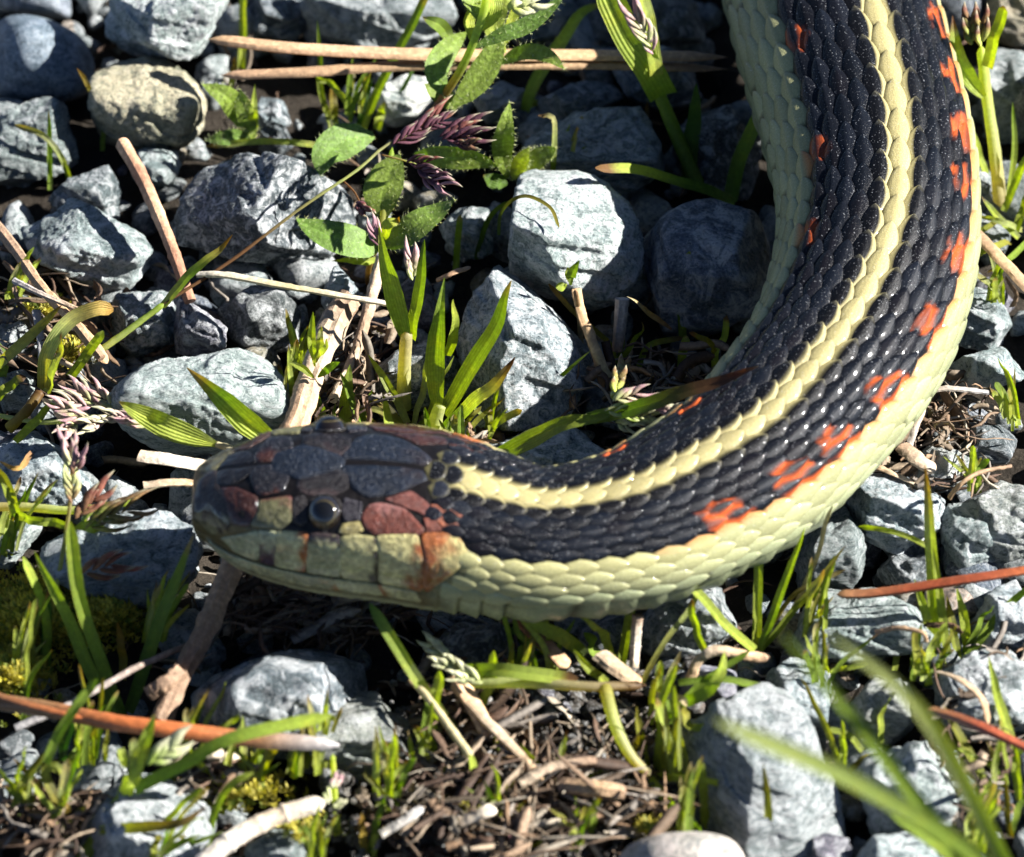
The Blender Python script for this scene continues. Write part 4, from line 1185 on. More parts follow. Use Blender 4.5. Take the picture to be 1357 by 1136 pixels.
plant("pink_seed_head", "pink and pale green grass seed head lying at the left behind the spikelet stalk", "seed head", (200, 565), [
    (St, [(-20, 548, -2), (60, 560, 0), (130, 552, 1), (200, 566, 2)], 8, 'pale', dict()),
] + [(Sp, (a, b, c, d, 2.5, 13, (('pale', 'pink') if i % 3 else ('pink', 'cream'))), dict(n=5, dh=1.5)) for i, (a, b, c, d) in enumerate([
    (120, 540, 62, 520), (110, 552, 58, 528), (126, 535, 84, 504), (130, 532, 100, 500), (150, 540, 112, 502), (128, 556, 80, 548), (170, 552, 118, 548), (200, 562, 150, 545), (100, 560, 78, 580), (140, 558, 100, 566)])], 7)
plant("grass_tuft", "yellowing tuft at the left edge with one curled amber blade", "grass", (45, 560), [
    (Bd, [(58, 520, 0), (62, 470, 4), (92, 425, 7), (128, 409, 8), (150, 411, 7)], 20, 'yellow>pale>tip', dict(twist=15, prof='even')),
    (Bd, [(62, 520, 0), (76, 475, 4), (82, 440, 6)], 15, 'pale', dict(twist=35)),
    (Bd, [(-10, 490, -1), (35, 450, 4), (82, 404, 8)], 15, 'pale>yellow', dict(twist=5)),
    (Bd, [(94, 498, 0), (115, 470, 3), (137, 438, 6)], 13, 'bright', dict(twist=-10, prof='even')),
    (Bd, [(-14, 540), (8, 515), (34, 500)], 14, 'bright', dict(prof='even')),
    (Bd, [(-5, 520), (5, 480), (-4, 450)], 15, 'green', dict()),
    (St, [(10, 570, -2), (35, 545, 0), (55, 518, 1)], 18, 'yellow>brown', dict()),
    (Bd, [(20, 585, -1), (45, 560, 1), (75, 528, 3)], 13, 'bright', dict()),
], 8)
# --- the purple panicle on its long leaning stalk
plant("purple_seed_head", "purple grass seed head on a long thin stalk leaning across the big dark stone", "seed head", (122, 475), [
    (St, [(122, 472, -1), (170, 438, 1), (218, 402, 3)], 11, 'pale>green', dict()),
    (St, [(215, 404, 3), (300, 350, 5), (400, 275, 8), (470, 228, 10), (520, 188, 11), (590, 168, 11)], 5, 'brown>brown>pale>purple', dict()),
    (Bd, [(214, 405, 3), (245, 372, 5), (275, 345, 7), (308, 311, 9)], 14, 'pale>green>tip', dict(twist=25)),
    (St, [(455, 240, 9), (470, 255, 9), (478, 272, 9)], 3, 'brown', dict()),
    (St, [(505, 205, 10), (540, 214, 10), (560, 222, 10)], 3, 'brown>pale', dict()),
] + [(Sp, (a, b, c, d, 11, wd, ('purple', cc)), dict(n=5, dh=1.0)) for a, b, c, d, wd, cc in [
    (520, 192, 575, 160, 12, 'purple'), (545, 175, 603, 138, 11, 'red'), (560, 172, 606, 152, 12, 'purple'), (582, 182, 640, 164, 14, 'red'), (590, 178, 658, 156, 13, 'purple'), (585, 186, 655, 175, 13, 'purple'),
    (600, 190, 642, 192, 12, 'brown'), (538, 216, 586, 214, 12, 'red'), (550, 222, 596, 242, 13, 'purple'), (556, 228, 606, 258, 11, 'pink'), (472, 268, 492, 288, 12, 'red')]], 9)
# --- the hairy leaved plant at the top
plant("hairy_plant", "hairy leaved plant with a brown stem and a white bud at the top", "plant", (512, 235), [
    (St, [(520, 190, 2), (560, 165, 5), (590, 125, 9), (618, 78, 14), (640, 20, 19), (650, -30, 22)], 15, 'brown>brown>green>bright', dict()),
    (Hy, [(592, 128, 9), (578, 98, 11), (590, 70, 12), (618, 42, 13)], 36, 'leaf>green', dict(twist=-10)),
    (Hy, [(600, 142, 8), (630, 110, 10), (652, 75, 12), (664, 40, 14)], 38, 'green', dict(twist=15)),
    (Hy, [(628, 62, 15), (660, 48, 16), (700, 32, 17), (748, -6, 19)], 26, 'leaf', dict(twist=30)),
    (Hy, [(640, 30, 18), (625, 0, 19), (605, -25, 20)], 30, 'green', dict(twist=-20)),
    (Lf, [(640, 40, 17), (655, 15, 19), (652, -20, 21)], 20, 'bright', dict(prof='oval')),
    (Lf, [(630, 60, 16), (622, 30, 17), (636, 0, 19)], 17, 'bright', dict(prof='oval')),
    (Sp, (672, 12, 728, 2, 20, 24, ('bright', 'cream')), dict(n=4, dh=.5)),
    (Hy, [(605, 145, 7), (590, 130, 8), (563, 112, 9)], 28, 'green', dict(twist=5)),
    (Hy, [(495, 180, 4), (460, 185, 5), (432, 205, 5), (424, 232, 4)], 52, 'leaf', dict(twist=-25)),
    (Hy, [(508, 292, 2), (505, 262, 4), (512, 235, 5), (530, 205, 6)], 55, 'green', dict(twist=10)),
    (Hy, [(550, 205, 4), (585, 208, 5), (625, 212, 5), (660, 220, 4)], 34, 'green', dict(twist=-15)),
    (Hy, [(505, 325, 2), (540, 305, 5), (575, 282, 6), (602, 264, 7)], 46, 'green>leaf', dict(twist=20)),
    (Hy, [(505, 328, 2), (475, 322, 4), (440, 312, 5), (393, 290, 5)], 50, 'leaf', dict(twist=-18)),
    (Lf, [(506, 318, 3), (515, 300, 5), (530, 288, 6)], 20, 'bright', dict(prof='oval')),
    (Lf, [(505, 345, 0), (475, 346, 1), (440, 345, 1)], 12, 'bright', dict()),
    (St, [(487, 380, -5), (490, 350, -1), (503, 318, 2), (512, 250, 3), (520, 195, 4)], 9, 'brown>green', dict()),
], 10)
plant("hairy_plant", "small hairy seedling with upright oval leaves above the white quartz stone", "plant", (680, 245), [
    (Hy, [(672, 236, 1), (666, 200, 5), (670, 165, 9), (676, 136, 11)], 30, 'green', dict(twist=0)),
    (Hy, [(690, 236, 1), (706, 215, 3), (736, 196, 5)], 30, 'bright>green', dict(twist=25)),
    (Hy, [(680, 238, 1), (690, 215, 4), (702, 195, 6)], 22, 'bright', dict(twist=-15)),
    (Bd, [(732, 232, 0), (734, 190, 4), (731, 156, 7), (712, 151, 7)], 8, 'green>pale>straw', dict(prof='even')),
    (Lf, [(672, 244, 1), (655, 240, 2), (640, 232, 3)], 22, 'leaf', dict(prof='oval')),
], 11)
plant("hairy_plant", "low cluster of pointed hairy leaves just right of the tan sandy stone", "plant", (330, 185), [
    (Hy, [(338, 182, -2), (318, 150, 1), (300, 128, 4), (268, 112, 5)], 34, 'green', dict(twist=10)),
    (Hy, [(336, 184, -2), (325, 150, 2), (318, 118, 5)], 26, 'green', dict(twist=-15)),
    (Hy, [(332, 186, -2), (305, 182, 0), (273, 186, 0)], 24, 'leaf', dict(twist=20)),
    (Lf, [(336, 180, -2), (336, 150, 2), (338, 112, 5)], 14, 'bright', dict()),
    (Bd, [(306, 115, 2), (310, 92, 4), (312, 74, 5)], 9, 'bright>tip', dict()),
], 12)
plant("grass_tuft", "fine upright grass tuft rising through the long tan needles", "grass", (470, 185), [
    (Bd, [(478, 172), (500, 120), (535, 55), (572, -25)], 13, 'bright>green', dict(twist=10, prof='even')),
    (Bd, [(440, 172), (425, 120), (424, 70), (420, 28)], 9, 'bright>green', dict(twist=5)),
    (Bd, [(474, 174), (482, 140), (494, 104)], 9, 'dark', dict()),
    (Bd, [(444, 172), (442, 140), (441, 108)], 12, 'green>tip', dict()),
    (Bd, [(520, 150), (530, 125), (562, 66)], 6, 'dark', dict()),
    (Bd, [(448, 196, -2), (400, 190, 0), (340, 188, 0), (273, 194, -1)], 9, 'bright>pale', dict(prof='even')),
    (Bd, [(500, 172), (505, 150), (510, 135)], 13, 'bright', dict()),
], 13)
single("narrow green blade standing in front of the shaded dark stone at the top", [(320, 92), (322, 40), (324, -20)], 11, 'bright', 14, prof='even', twist=5)
single("thin green blade crossing the pointed grey stone at the left edge", [(66, 252), (66, 200), (65, 145)], 8, 'green', 15, twist=0)
single("thin arching blade with a pale tip beside the pointed grey stone", [(94, 246), (82, 210), (58, 180), (20, 166)], 8, 'bright>pale>straw', 16, prof='even', bulge=2)
single("thin green blade standing in front of the tan sandy stone", [(136, 200), (138, 160), (143, 113)], 7, 'green', 17, prof='even', twist=0)
single("short orange blade tip above the left shoulder of the tan stone", [(122, 125, 2), (112, 105, 5), (101, 88, 7)], 7, 'yellow>tip', 18)
plant("grass_shoot", "green blade bending up from the foot of the hairy seedling to the top edge", "grass", (692, 150), [
    (Bd, [(694, 148), (715, 100), (750, 45), (775, 15), (810, 2)], 20, 'green>bright>green', dict(twist=20, k=.9)),
    (Bd, [(694, 145), (705, 138), (722, 136)], 10, 'bright', dict()),
], 19)
plant("grass_shoot", "wide bright green grass leaf with a pink flower head beside the snake's shaded flank", "grass", (925, 250), [
    (St, [(928, 252), (905, 200), (880, 140), (866, 108)], 24, 'leaf>green', dict(k=.9)),
    (Bd, [(880, 130, 5), (862, 95, 9), (832, 48, 13), (800, -20, 18)], 40, 'green>bright', dict(prof='even', twist=10, curl=0)),
    (Bd, [(870, 100, 9), (866, 60, 12), (848, -20, 17)], 19, 'bright', dict(prof='even', twist=-15)),
    (Sp, (862, 62, 826, -12, 14, 15, ('pale', 'pink')), dict(n=6, dh=5)),
    (Sp, (866, 72, 850, 20, 12, 12, ('pink', 'cream')), dict(n=5, dh=4)),
    (Bd, [(915, 245), (915, 190), (925, 110)], 26, 'dark', dict(twist=20)),
    (Bd, [(975, 270, -3), (930, 250, 0), (882, 236, 3), (840, 224, 6), (790, 222, 8)], 16, 'leaf>leaf>bright>bright', dict(prof='even')),
], 20)
single("blunt green blade rising past the snake's green flank, only its tip in the sun", [(968, 265), (978, 215), (1005, 160), (1035, 115), (1066, 76)], 21, 'leaf>green>bright', 21, prof='even', twist=15)  # dark to bright gradient paints the sunlit tip into the blade colour
single("thin blade with a curled brown tip in front of the flat bluish stone", [(752, 230), (790, 206), (838, 174), (855, 158), (857, 136)], 8, 'green>pale>brown', 22, k=.6, prof='even')
single("amber hooked straw lying on the white quartz stone", [(660, 312, 5), (665, 280, 7), (695, 260, 9), (728, 275, 9), (741, 302, 9)], 5, 'dark>yellow>yellow', 23, prof='even', cat="straw", name="straw")
plant("seedling", "tiny two leaved seedling on a brown stalk before the white quartz stone", "seedling", (768, 470), [
    (St, [(770, 470, -4), (768, 420, 1), (762, 384, 5)], 9, 'straw>brown', dict(mat=DRY)),
    (Lf, [(756, 375, 5), (758, 362, 7), (766, 348, 9)], 13, 'green', dict(prof='oval')),
    (Lf, [(752, 378, 5), (744, 380, 5), (740, 376, 6)], 12, 'bright', dict(prof='oval')),
    (Lf, [(754, 375, 5), (752, 365, 6), (752, 355, 7)], 7, 'bright', dict(prof='oval')),
], 24)
plant("grass_tuft", "small sparse tuft between the speckled stone and the snake's bend", "grass", (820, 520), [
    (Bd, [(812, 500), (830, 465), (849, 440), (848, 426)], 9, 'green>bright', dict()),
    (Bd, [(814, 495), (810, 460), (780, 430), (757, 410), (727, 376)], 7, 'bright>yellow>tip', dict(k=.7, prof='even')),
    (Bd, [(845, 490), (860, 458), (905, 448)], 8, 'green>bright>brown', dict(prof='even')),
    (Bd, [(816, 500), (822, 470), (828, 450)], 8, 'green', dict()),
    (Bd, [(846, 490), (852, 475), (858, 465)], 7, 'green', dict()),
    (Sp, (822, 500, 832, 468, 2, 14, ('pale', 'brown')), dict(n=4)),
    (Sp, (815, 530, 822, 504, 2, 15, ('bright', 'pale')), dict(n=4)),
], 25)
single("upright green blade with a bent tip in front of the dark shaded stone", [(905, 448), (902, 400), (903, 360), (914, 334)], 11, 'green>bright', 26, prof='even', twist=0)
single("short blunt green blade below the bent tipped one", [(904, 508), (904, 475), (910, 446)], 12, 'bright', 27, prof='even', twist=5)
single("short curved green blade touching the snake's inner flank", [(948, 492), (950, 465), (960, 445), (964, 418)], 11, 'bright', 28, prof='even')
single("shaded arching blade between the short green blades", [(948, 468, 0), (935, 450, 3), (912, 442, 4)], 8, 'yellow', 29, prof='even')
single("curled brown leaf tip in front of the shaded dark stone", [(888, 436, 1), (868, 420, 3), (845, 402, 5), (831, 393, 6)], 8, 'brown>tip>straw', 30, prof='lance', cat="dry leaf", name="dry_leaf", mat=DRY)
plant("flowering_grass", "green grass leaf with a dark red tip leaning on the snake's inner flank", "grass", (650, 615), [
    (Bd, [(640, 618, 0), (700, 585, 5), (750, 562, 8), (815, 548, 10)], 26, 'green>bright>green', dict(twist=15)),
    (Bd, [(780, 556, 8), (850, 538, 12), (920, 515, 15), (1005, 486, 18)], 22, 'green>green>brown>red', dict(twist=20)),
    (St, [(690, 575, 4), (760, 555, 7), (830, 540, 9), (880, 530, 10)], 6, 'pale', dict()),
    (Sp, (800, 545, 862, 548, 10, 12, ('pale', 'green')), dict(n=4)),
    (Sp, (830, 552, 890, 550, 10, 13, ('pale', 'cream')), dict(n=5)),
    (Sp, (868, 545, 915, 540, 12, 14, ('pink', 'cream')), dict(n=4)),
    (Sp, (812, 532, 868, 514, 11, 12, ('pale', 'pink')), dict(n=4)),
    (Sp, (815, 520, 823, 485, 8, 12, ('bright', 'brown')), dict(n=4)),
    (Sp, (815, 560, 850, 570, 9, 10, ('pale', 'cream')), dict(n=3)),
], 31)
plant("grass_tuft", "thin slanting blades in front of the tall speckled stone", "grass", (680, 578), [
    (Bd, [(680, 578), (715, 535), (748, 495), (783, 464)], 7, 'dark>green', dict(prof='grass')),
    (Bd, [(676, 576), (692, 545), (709, 512)], 7, 'green', dict()),
    (Bd, [(672, 575), (668, 550), (656, 526)], 6, 'bright', dict()),
], 32)
single("thin dark green blade left of the white quartz stone", [(604, 362), (606, 325), (610, 285)], 9, 'green', 33, prof='even', twist=0)
single("dark curved blade hanging beside the white quartz stone", [(632, 345), (642, 300), (660, 275), (690, 262)], 8, 'dark>green', 34)
# --- right hand side
plant("leafy_stem", "leafy pale green stem with a reddish bud at the snake's right flank near the top", "plant", (1325, 275), [
    (St, [(1326, 275), (1318, 200), (1308, 130), (1300, 60)], 20, 'straw>pale>bright', dict(k=.9)),
    (Lf, [(1304, 128, 6), (1285, 105, 8), (1268, 70, 11), (1262, 20, 13)], 26, 'bright>green', dict(twist=15)),
    (Lf, [(1306, 90, 10), (1318, 50, 13), (1330, 8, 16)], 18, 'bright', dict(prof='even')),
    (Sp, (1288, 60, 1284, 0, 14, 18, ('green', 'red')), dict(n=5, dh=3)),
    (Sp, (1300, 62, 1302, 5, 14, 14, ('bright', 'red')), dict(n=4, dh=3)),
    (Bd, [(1312, 245), (1300, 210), (1292, 176)], 10, 'bright', dict()),
    (Bd, [(1335, 265), (1345, 200), (1342, 135)], 9, 'bright>green', dict()),
    (Bd, [(1330, 280), (1350, 230), (1385, 170)], 12, 'bright', dict()),
    (Bd, [(1325, 290), (1300, 305), (1275, 300)], 8, 'yellow>green', dict(bulge=2)),
], 35)
plant("grass_tuft", "low bushy grass tuft at the right edge below the leafy stem", "grass", (1350, 310), [
    (Bd, [(1340, 320), (1310, 330), (1285, 345)], 10, 'yellow>bright', dict(bulge=3)),
    (Bd, [(1350, 315), (1325, 290), (1300, 260)], 10, 'bright', dict()),
    (Bd, [(1345, 310), (1358, 270), (1370, 240)], 12, 'bright', dict()),
    (Bd, [(1362, 320), (1335, 345), (1310, 360)], 9, 'green', dict(bulge=2)),
    (Bd, [(1355, 305), (1330, 295), (1296, 288)], 9, 'pale', dict(bulge=2)),
], 36)
single("tall green blade with a yellow tip standing before the craggy stones at the right", [(1242, 870), (1237, 790), (1232, 700), (1225, 616)], 17, 'green>bright>pale>tip', 37, twist=8, prof='grass')
plant("grass_tuft", "upright green tuft at the red needle, right of the flat topped stone", "grass", (1252, 878), [
    (Bd, [(1246, 876), (1232, 830), (1212, 768)], 13, 'bright', dict(twist=10)),
    (Bd, [(1256, 878), (1250, 820), (1236, 725)], 12, 'bright', dict(twist=-15)),
    (Bd, [(1270, 874), (1262, 825), (1255, 790)], 11, 'bright>yellow', dict()),
    (Bd, [(1282, 868), (1278, 820), (1268, 780)], 13, 'bright', dict()),
    (Bd, [(1280, 874), (1312, 830), (1345, 795), (1385, 760)], 12, 'green', dict(k=.8)),
    (Bd, [(1276, 868), (1296, 830), (1316, 800)], 9, 'green', dict()),
    (Bd, [(1238, 878), (1232, 850), (1228, 832)], 10, 'bright', dict()),
], 38)
single("short green blade lying right of the belly over the craggy stone's foot", [(1236, 728, 2), (1205, 712, 3), (1170, 702, 3), (1136, 698, 2)], 7, 'bright', 39, prof='even')
single("little green blade tip in front of the craggy stone", [(1136, 697), (1143, 678), (1148, 658)], 10, 'bright', 40, prof='even')
single("slim green blade leaning to the right beneath the belly", [(1005, 868), (1030, 800), (1066, 700)], 12, 'green>bright', 41, twist=10)
plant("grass_tuft", "tuft of arching blades below the snake's bend, one reaching back left", "grass", (1004, 865), [
    (Bd, [(1003, 864), (1004, 800), (1006, 714)], 12, 'bright', dict(twist=0, prof='even')),
    (Bd, [(1000, 862, -3), (965, 830, 1), (930, 790, 5), (908, 775, 6), (898, 792, 5)], 12, 'bright', dict(prof='even')),
    (Bd, [(940, 870, -2), (922, 835, 2), (915, 795, 5)], 11, 'bright', dict(prof='even')),
    (Bd, [(1006, 866), (1060, 800), (1120, 725)], 10, 'green>yellow', dict()),
    (Bd, [(1010, 850), (1050, 790), (1092, 768), (1120, 755)], 6, 'yellow>straw', dict(prof='even')),
    (Bd, [(1030, 845), (1070, 770), (1104, 670)], 7, 'straw', dict(prof='even', mat=DRY)),
    (Bd, [(850, 905, -3), (880, 850, 1), (918, 800, 4), (950, 730, 8)], 8, 'yellow>pale>yellow', dict(prof='even')),
], 42)
plant("grass_tuft", "grass tuft bending out from under the snake's throat", "grass", (800, 872), [
    (Bd, [(822, 888), (832, 830), (843, 770)], 12, 'bright', dict(twist=0, prof='even')),
    (Bd, [(775, 868, -2), (745, 845, 1), (690, 818, 4)], 20, 'green>bright', dict(twist=12)),
    (Bd, [(812, 868, -2), (795, 835, 2), (768, 818, 4)], 14, 'bright', dict()),
    (Bd, [(790, 868), (785, 850), (775, 838)], 18, 'green', dict()),
    (Bd, [(805, 905, -2), (780, 885, 1), (760, 862, 3)], 12, 'bright', dict()),
    (Bd, [(680, 830), (700, 860), (730, 870)], 10, 'dark', dict()),
], 43)
plant("grass_runner", "pale jointed grass runner lying across the litter with a yellow shoot bending down", "grass", (860, 1030), [
    (St, [(600, 905, 1), (690, 905, 2), (780, 910, 3), (856, 908, 2)], 17, 'pale>pale>straw>brown', dict(knots=(.55,))),
    (St, [(800, 905, 3), (815, 960, 2), (835, 1000, 0), (862, 1030, -2)], 18, 'yellow>pale>straw', dict()),
    (Bd, [(610, 890, 2), (660, 888, 4), (700, 892, 4), (765, 900, 3)], 18, 'green>bright', dict(prof='even')),
    (Bd, [(870, 1030), (875, 970), (878, 930), (895, 882)], 11, 'bright', dict(prof='even')),
    (Bd, [(858, 1020), (850, 980), (843, 935)], 11, 'bright>yellow', dict()),
    (Bd, [(868, 1030, -3), (910, 1032, 0), (960, 1040, 0), (1005, 1046, -1)], 10, 'bright', dict(prof='even')),
    (Bd, [(862, 1030, -3), (890, 1070, -1), (930, 1105, -2)], 13, 'bright>green', dict(prof='even')),
    (Bd, [(855, 1025, -3), (840, 1000, -1), (846, 975, 2)], 9, 'yellow', dict()),
    (Bd, [(935, 1100), (933, 1050), (926, 1006)], 12, 'bright', dict(twist=0, prof='even')),
    (Bd, [(902, 932, 1), (935, 918, 3), (956, 890, 5), (960, 864, 6)], 17, 'green>bright', dict(prof='grass')),
    (Bd, [(904, 934, 1), (915, 962, 1), (938, 964, 1)], 10, 'yellow>bright', dict(prof='even')),
    (Bd, [(900, 905, 2), (955, 900, 3), (1020, 912, 2)], 9, 'green', dict(prof='even')),
    (Bd, [(860, 920, 1), (900, 925, 2), (910, 935, 2)], 9, 'straw', dict(prof='even', mat=DRY)),
    (Bd, [(950, 1104), (965, 1070), (985, 1045)], 7, 'tip>yellow', dict()),
], 44)
plant("grass_plant", "grass plant before the cream stone with one long blade rising to the snake's jaw", "grass", (615, 990), [
    (Bd, [(615, 988, -3), (580, 940, 1), (540, 880, 5), (490, 800, 8)], 15, 'green>bright>leaf', dict(prof='even')),
    (Bd, [(616, 990), (635, 945), (652, 900), (656, 862)], 13, 'bright', dict(prof='even')),
    (Bd, [(572, 1022), (573, 970), (582, 890)], 14, 'bright', dict(prof='even')),
    (Bd, [(562, 1060), (530, 1010), (500, 968)], 7, 'bright>yellow>tip', dict()),
    (Bd, [(550, 1048), (546, 1005), (541, 968)], 8, 'bright', dict()),
    (Bd, [(585, 1090), (612, 1050), (626, 1020), (622, 1000)], 12, 'bright', dict(prof='even')),
    (St, [(626, 1005, 1), (600, 970, 2), (575, 935, 3), (548, 902, 3)], 12, 'straw>straw', dict(mat=DRY)),
    (Bd, [(670, 1030), (660, 1000), (655, 970)], 9, 'bright', dict()),
    (Bd, [(590, 1050), (586, 1015), (592, 990)], 9, 'bright', dict()),
    (Bd, [(580, 1110), (582, 1080), (580, 1062)], 13, 'bright', dict()),
    (St, [(600, 905, 1), (630, 900, 1), (690, 908, 1)], 14, 'pale', dict()),
] + [(Sp, (a, b, c, d, 3, 13, ('pale', 'cream')), dict(n=4)) for a, b, c, d in [(640, 905, 596, 880), (615, 890, 575, 862), (600, 875, 560, 848), (590, 868, 553, 838), (625, 900, 590, 895), (600, 885, 566, 875)]], 45)
plant("sprout", "small pale flowered sprout in front of the red brown stick's end", "plant", (445, 1095), [
    (St, [(446, 1095), (443, 1040), (441, 1000)], 9, 'bright', dict()),
    (Bd, [(443, 1020), (448, 1005), (456, 1000)], 8, 'pale', dict()),
    (Sp, (440, 1045, 452, 1022, 2, 13, ('cream', 'pink')), dict(n=4)),
    (Sp, (436, 1065, 432, 1045, 2, 12, ('cream', 'pale')), dict(n=4)),
    (Sp, (442, 1072, 458, 1058, 1, 12, ('pale', 'cream')), dict(n=4)),
    (Bd, [(402, 1018), (403, 985), (401, 925)], 8, 'green>pale>tip', dict()),
    (Bd, [(446, 1110), (446, 1085), (440, 1075)], 10, 'bright', dict()),
], 46)
plant("grass_tuft", "small shoots at the bottom edge among brown litter", "grass", (490, 1125), [
    (Bd, [(488, 1130), (500, 1090), (512, 1052)], 10, 'green', dict()),
    (Bd, [(484, 1132), (480, 1100), (478, 1075)], 11, 'yellow>tip', dict()),
    (Bd, [(495, 1135), (498, 1110), (510, 1095)], 9, 'bright', dict()),
    (Bd, [(700, 1150), (710, 1125), (725, 1110)], 18, 'bright', dict(prof='lance')),
    (Bd, [(690, 1150), (680, 1130), (676, 1105)], 12, 'pink', dict()),
], 47)
# --- left lower plants
plant("grass_plant", "dark green grass fan in the left shade behind the red brown stick", "grass", (165, 950), [
    (Bd, [(160, 948), (135, 880), (105, 790), (93, 690)], 17, 'leaf>green>bright', dict(twist=5, prof='even', k=1.0)),
    (Bd, [(158, 950), (120, 890), (85, 810), (46, 730)], 18, 'leaf>green>bright', dict(twist=10, k=.9)),
    (Bd, [(170, 945), (195, 870), (225, 790), (258, 708)], 19, 'dark>leaf>green', dict(twist=10)),
    (Bd, [(140, 960), (100, 1000), (78, 1030)], 12, 'green', dict(bulge=2)),
    (Bd, [(62, 900), (60, 820), (30, 738)], 12, 'leaf>bright', dict(prof='even')),
    (Bd, [(60, 890), (62, 830), (64, 780)], 14, 'dark', dict()),
    (Bd, [(165, 900), (160, 850), (155, 825)], 12, 'yellow>tip', dict()),
    (Bd, [(80, 1010), (95, 950), (125, 900)], 16, 'dark', dict()),
    (Bd, [(30, 960), (40, 900), (70, 860)], 8, 'green', dict()),
    (Bd, [(10, 900), (-5, 860), (-12, 830)], 9, 'green', dict()),
], 48)
plant("brown_seed_head", "stalk with red brown spikelets crossing in front of the broad stone at the left", "seed head", (75, 780), [
    (St, [(74, 785, -1), (86, 715, 3), (93, 665, 6), (96, 600, 9)], 6, 'pale>brown', dict()),
    (Sp, (96, 668, 94, 612, 8, 13, ('brown', 'pale')), dict(n=5, dh=3)),
    (Sp, (96, 625, 88, 566, 11, 12, ('pale', 'pink')), dict(n=5, dh=3)),
    (Sp, (98, 630, 108, 585, 11, 11, ('brown', 'pink')), dict(n=5, dh=3)),
    (Sp, (100, 688, 150, 636, 7, 15, ('brown', 'red')), dict(n=5, dh=2)),
    (Sp, (108, 692, 182, 668, 6, 16, ('green', 'brown')), dict(n=5, dh=2)),
    (Sp, (112, 702, 215, 658, 6, 13, ('yellow', 'brown')), dict(n=6, dh=2)),
    (Sp, (105, 762, 184, 738, 5, 15, ('brown', 'red')), dict(n=4, dh=1)),
    (Lf, [(98, 700, 5), (120, 698, 6), (142, 702, 5)], 17, 'bright', dict(prof='oval')),
    (Bd, [(42, 600, 2), (25, 620, 4), (0, 610, 4)], 9, 'brown>tip', dict(mat=DRY)),
], 49)
plant("grass_runner", "yellow green grass stem lying across the left edge below the coarse pebble", "grass", (20, 670), [
    (St, [(-25, 672, 1), (30, 672, 2), (100, 676, 3), (178, 664, 4)], 14, 'straw>pale>bright', dict(knots=(.25,))),
    (Bd, [(22, 680, 2), (12, 650, 5), (-8, 615, 8)], 14, 'bright>yellow', dict(prof='even')),
    (Bd, [(24, 684, 2), (50, 690, 3), (92, 696, 3)], 12, 'bright', dict(prof='even')),
    (Bd, [(20, 680, 2), (14, 660, 4), (2, 640, 6)], 13, 'bright', dict()),
], 50)
plant("grass_plant", "bright green grass shoot in the bottom left corner, leaves spread wide", "grass", (115, 1140), [
    (St, [(105, 1150), (145, 1085), (168, 1048), (175, 1025)], 24, 'green>bright', dict(k=.8)),
    (Bd, [(174, 1030, 4), (178, 1000, 8), (176, 976, 10)], 11, 'bright>pale', dict(prof='even')),
    (Bd, [(176, 1040, 4), (190, 990, 8), (206, 945, 11)], 17, 'bright>bright>green', dict()),
    (Bd, [(180, 1046, 3), (240, 1015, 6), (310, 978, 9), (440, 948, 10)], 17, 'green>green>bright', dict(prof='even', twist=20)),
    (Sp, (195, 1015, 262, 968, 7, 22, ('green', 'cream')), dict(n=5, dh=2)),
    (Bd, [(130, 1100, 0), (190, 1096, 3), (240, 1090, 5), (275, 1068, 6)], 15, 'bright>yellow>brown', dict(prof='grass')),
    (Bd, [(95, 1125), (85, 1080), (60, 1030), (70, 1015), (90, 1028)], 13, 'bright>yellow>bright', dict(prof='even')),
    (Bd, [(70, 1080), (50, 1040), (18, 1006)], 10, 'bright>tip', dict()),
    (Bd, [(90, 1130), (88, 1090), (84, 1055)], 16, 'bright>tip', dict()),
    (Bd, [(60, 1010, 4), (85, 960, 8), (128, 900, 12)], 12, 'green', dict(prof='even')),
    (Bd, [(50, 1150), (65, 1110), (95, 1085)], 13, 'green', dict()),
    (Bd, [(160, 992, 4), (163, 1005, 4), (168, 1020, 4)], 12, 'bright', dict()),
], 51)
single("slim green blade leaning right near the whitish straw at the bottom", [(273, 1125), (285, 1075), (305, 1042), (336, 1024)], 10, 'green>bright', 52, prof='even')
# --- blurred tall blades close to the camera, lower right
plant("grass_plant", "tall out of focus grass leaning in from the lower right corner", "grass", (1345, 1215), [
    (Bd, [(1385, 1230, 6), (1290, 1130, 36), (1140, 1040, 62), (950, 955, 84)], 20, 'green>green>pale', dict(tips=False, prof='even', twist=10, curl=0)),
    (Bd, [(1335, 1230, 8), (1230, 1080, 42), (1130, 950, 68), (1034, 836, 92)], 18, 'green>green>green', dict(tips=False, prof='grass', twist=5, curl=0)),
    (Bd, [(1375, 1230, 8), (1290, 1060, 42), (1210, 930, 68), (1100, 842, 92)], 20, 'green>pale>pale', dict(tips=False, prof='grass', twist=10, curl=0)),
    (Bd, [(1320, 1210, 6), (1260, 1130, 16), (1180, 1080, 24)], 22, 'bright>green', dict(curl=0)),
], 53)
plant("grass_tuft", "green blades at the right edge beside the dark red needle", "grass", (1312, 1050), [
    (Bd, [(1312, 1048), (1285, 1000), (1268, 965), (1250, 934)], 12, 'bright>yellow', dict()),
    (Bd, [(1345, 1010), (1335, 960), (1322, 920), (1310, 870)], 13, 'bright', dict()),
    (Bd, [(1312, 1045), (1340, 1005), (1385, 960)], 11, 'green', dict()),
    (Bd, [(1352, 1060), (1347, 1020), (1345, 985)], 12, 'bright', dict()),
    (Bd, [(1340, 1110), (1350, 1070), (1385, 1040)], 11, 'green', dict()),
    (Bd, [(1340, 1110), (1335, 1070), (1332, 1030)], 9, 'yellow', dict()),
], 54)
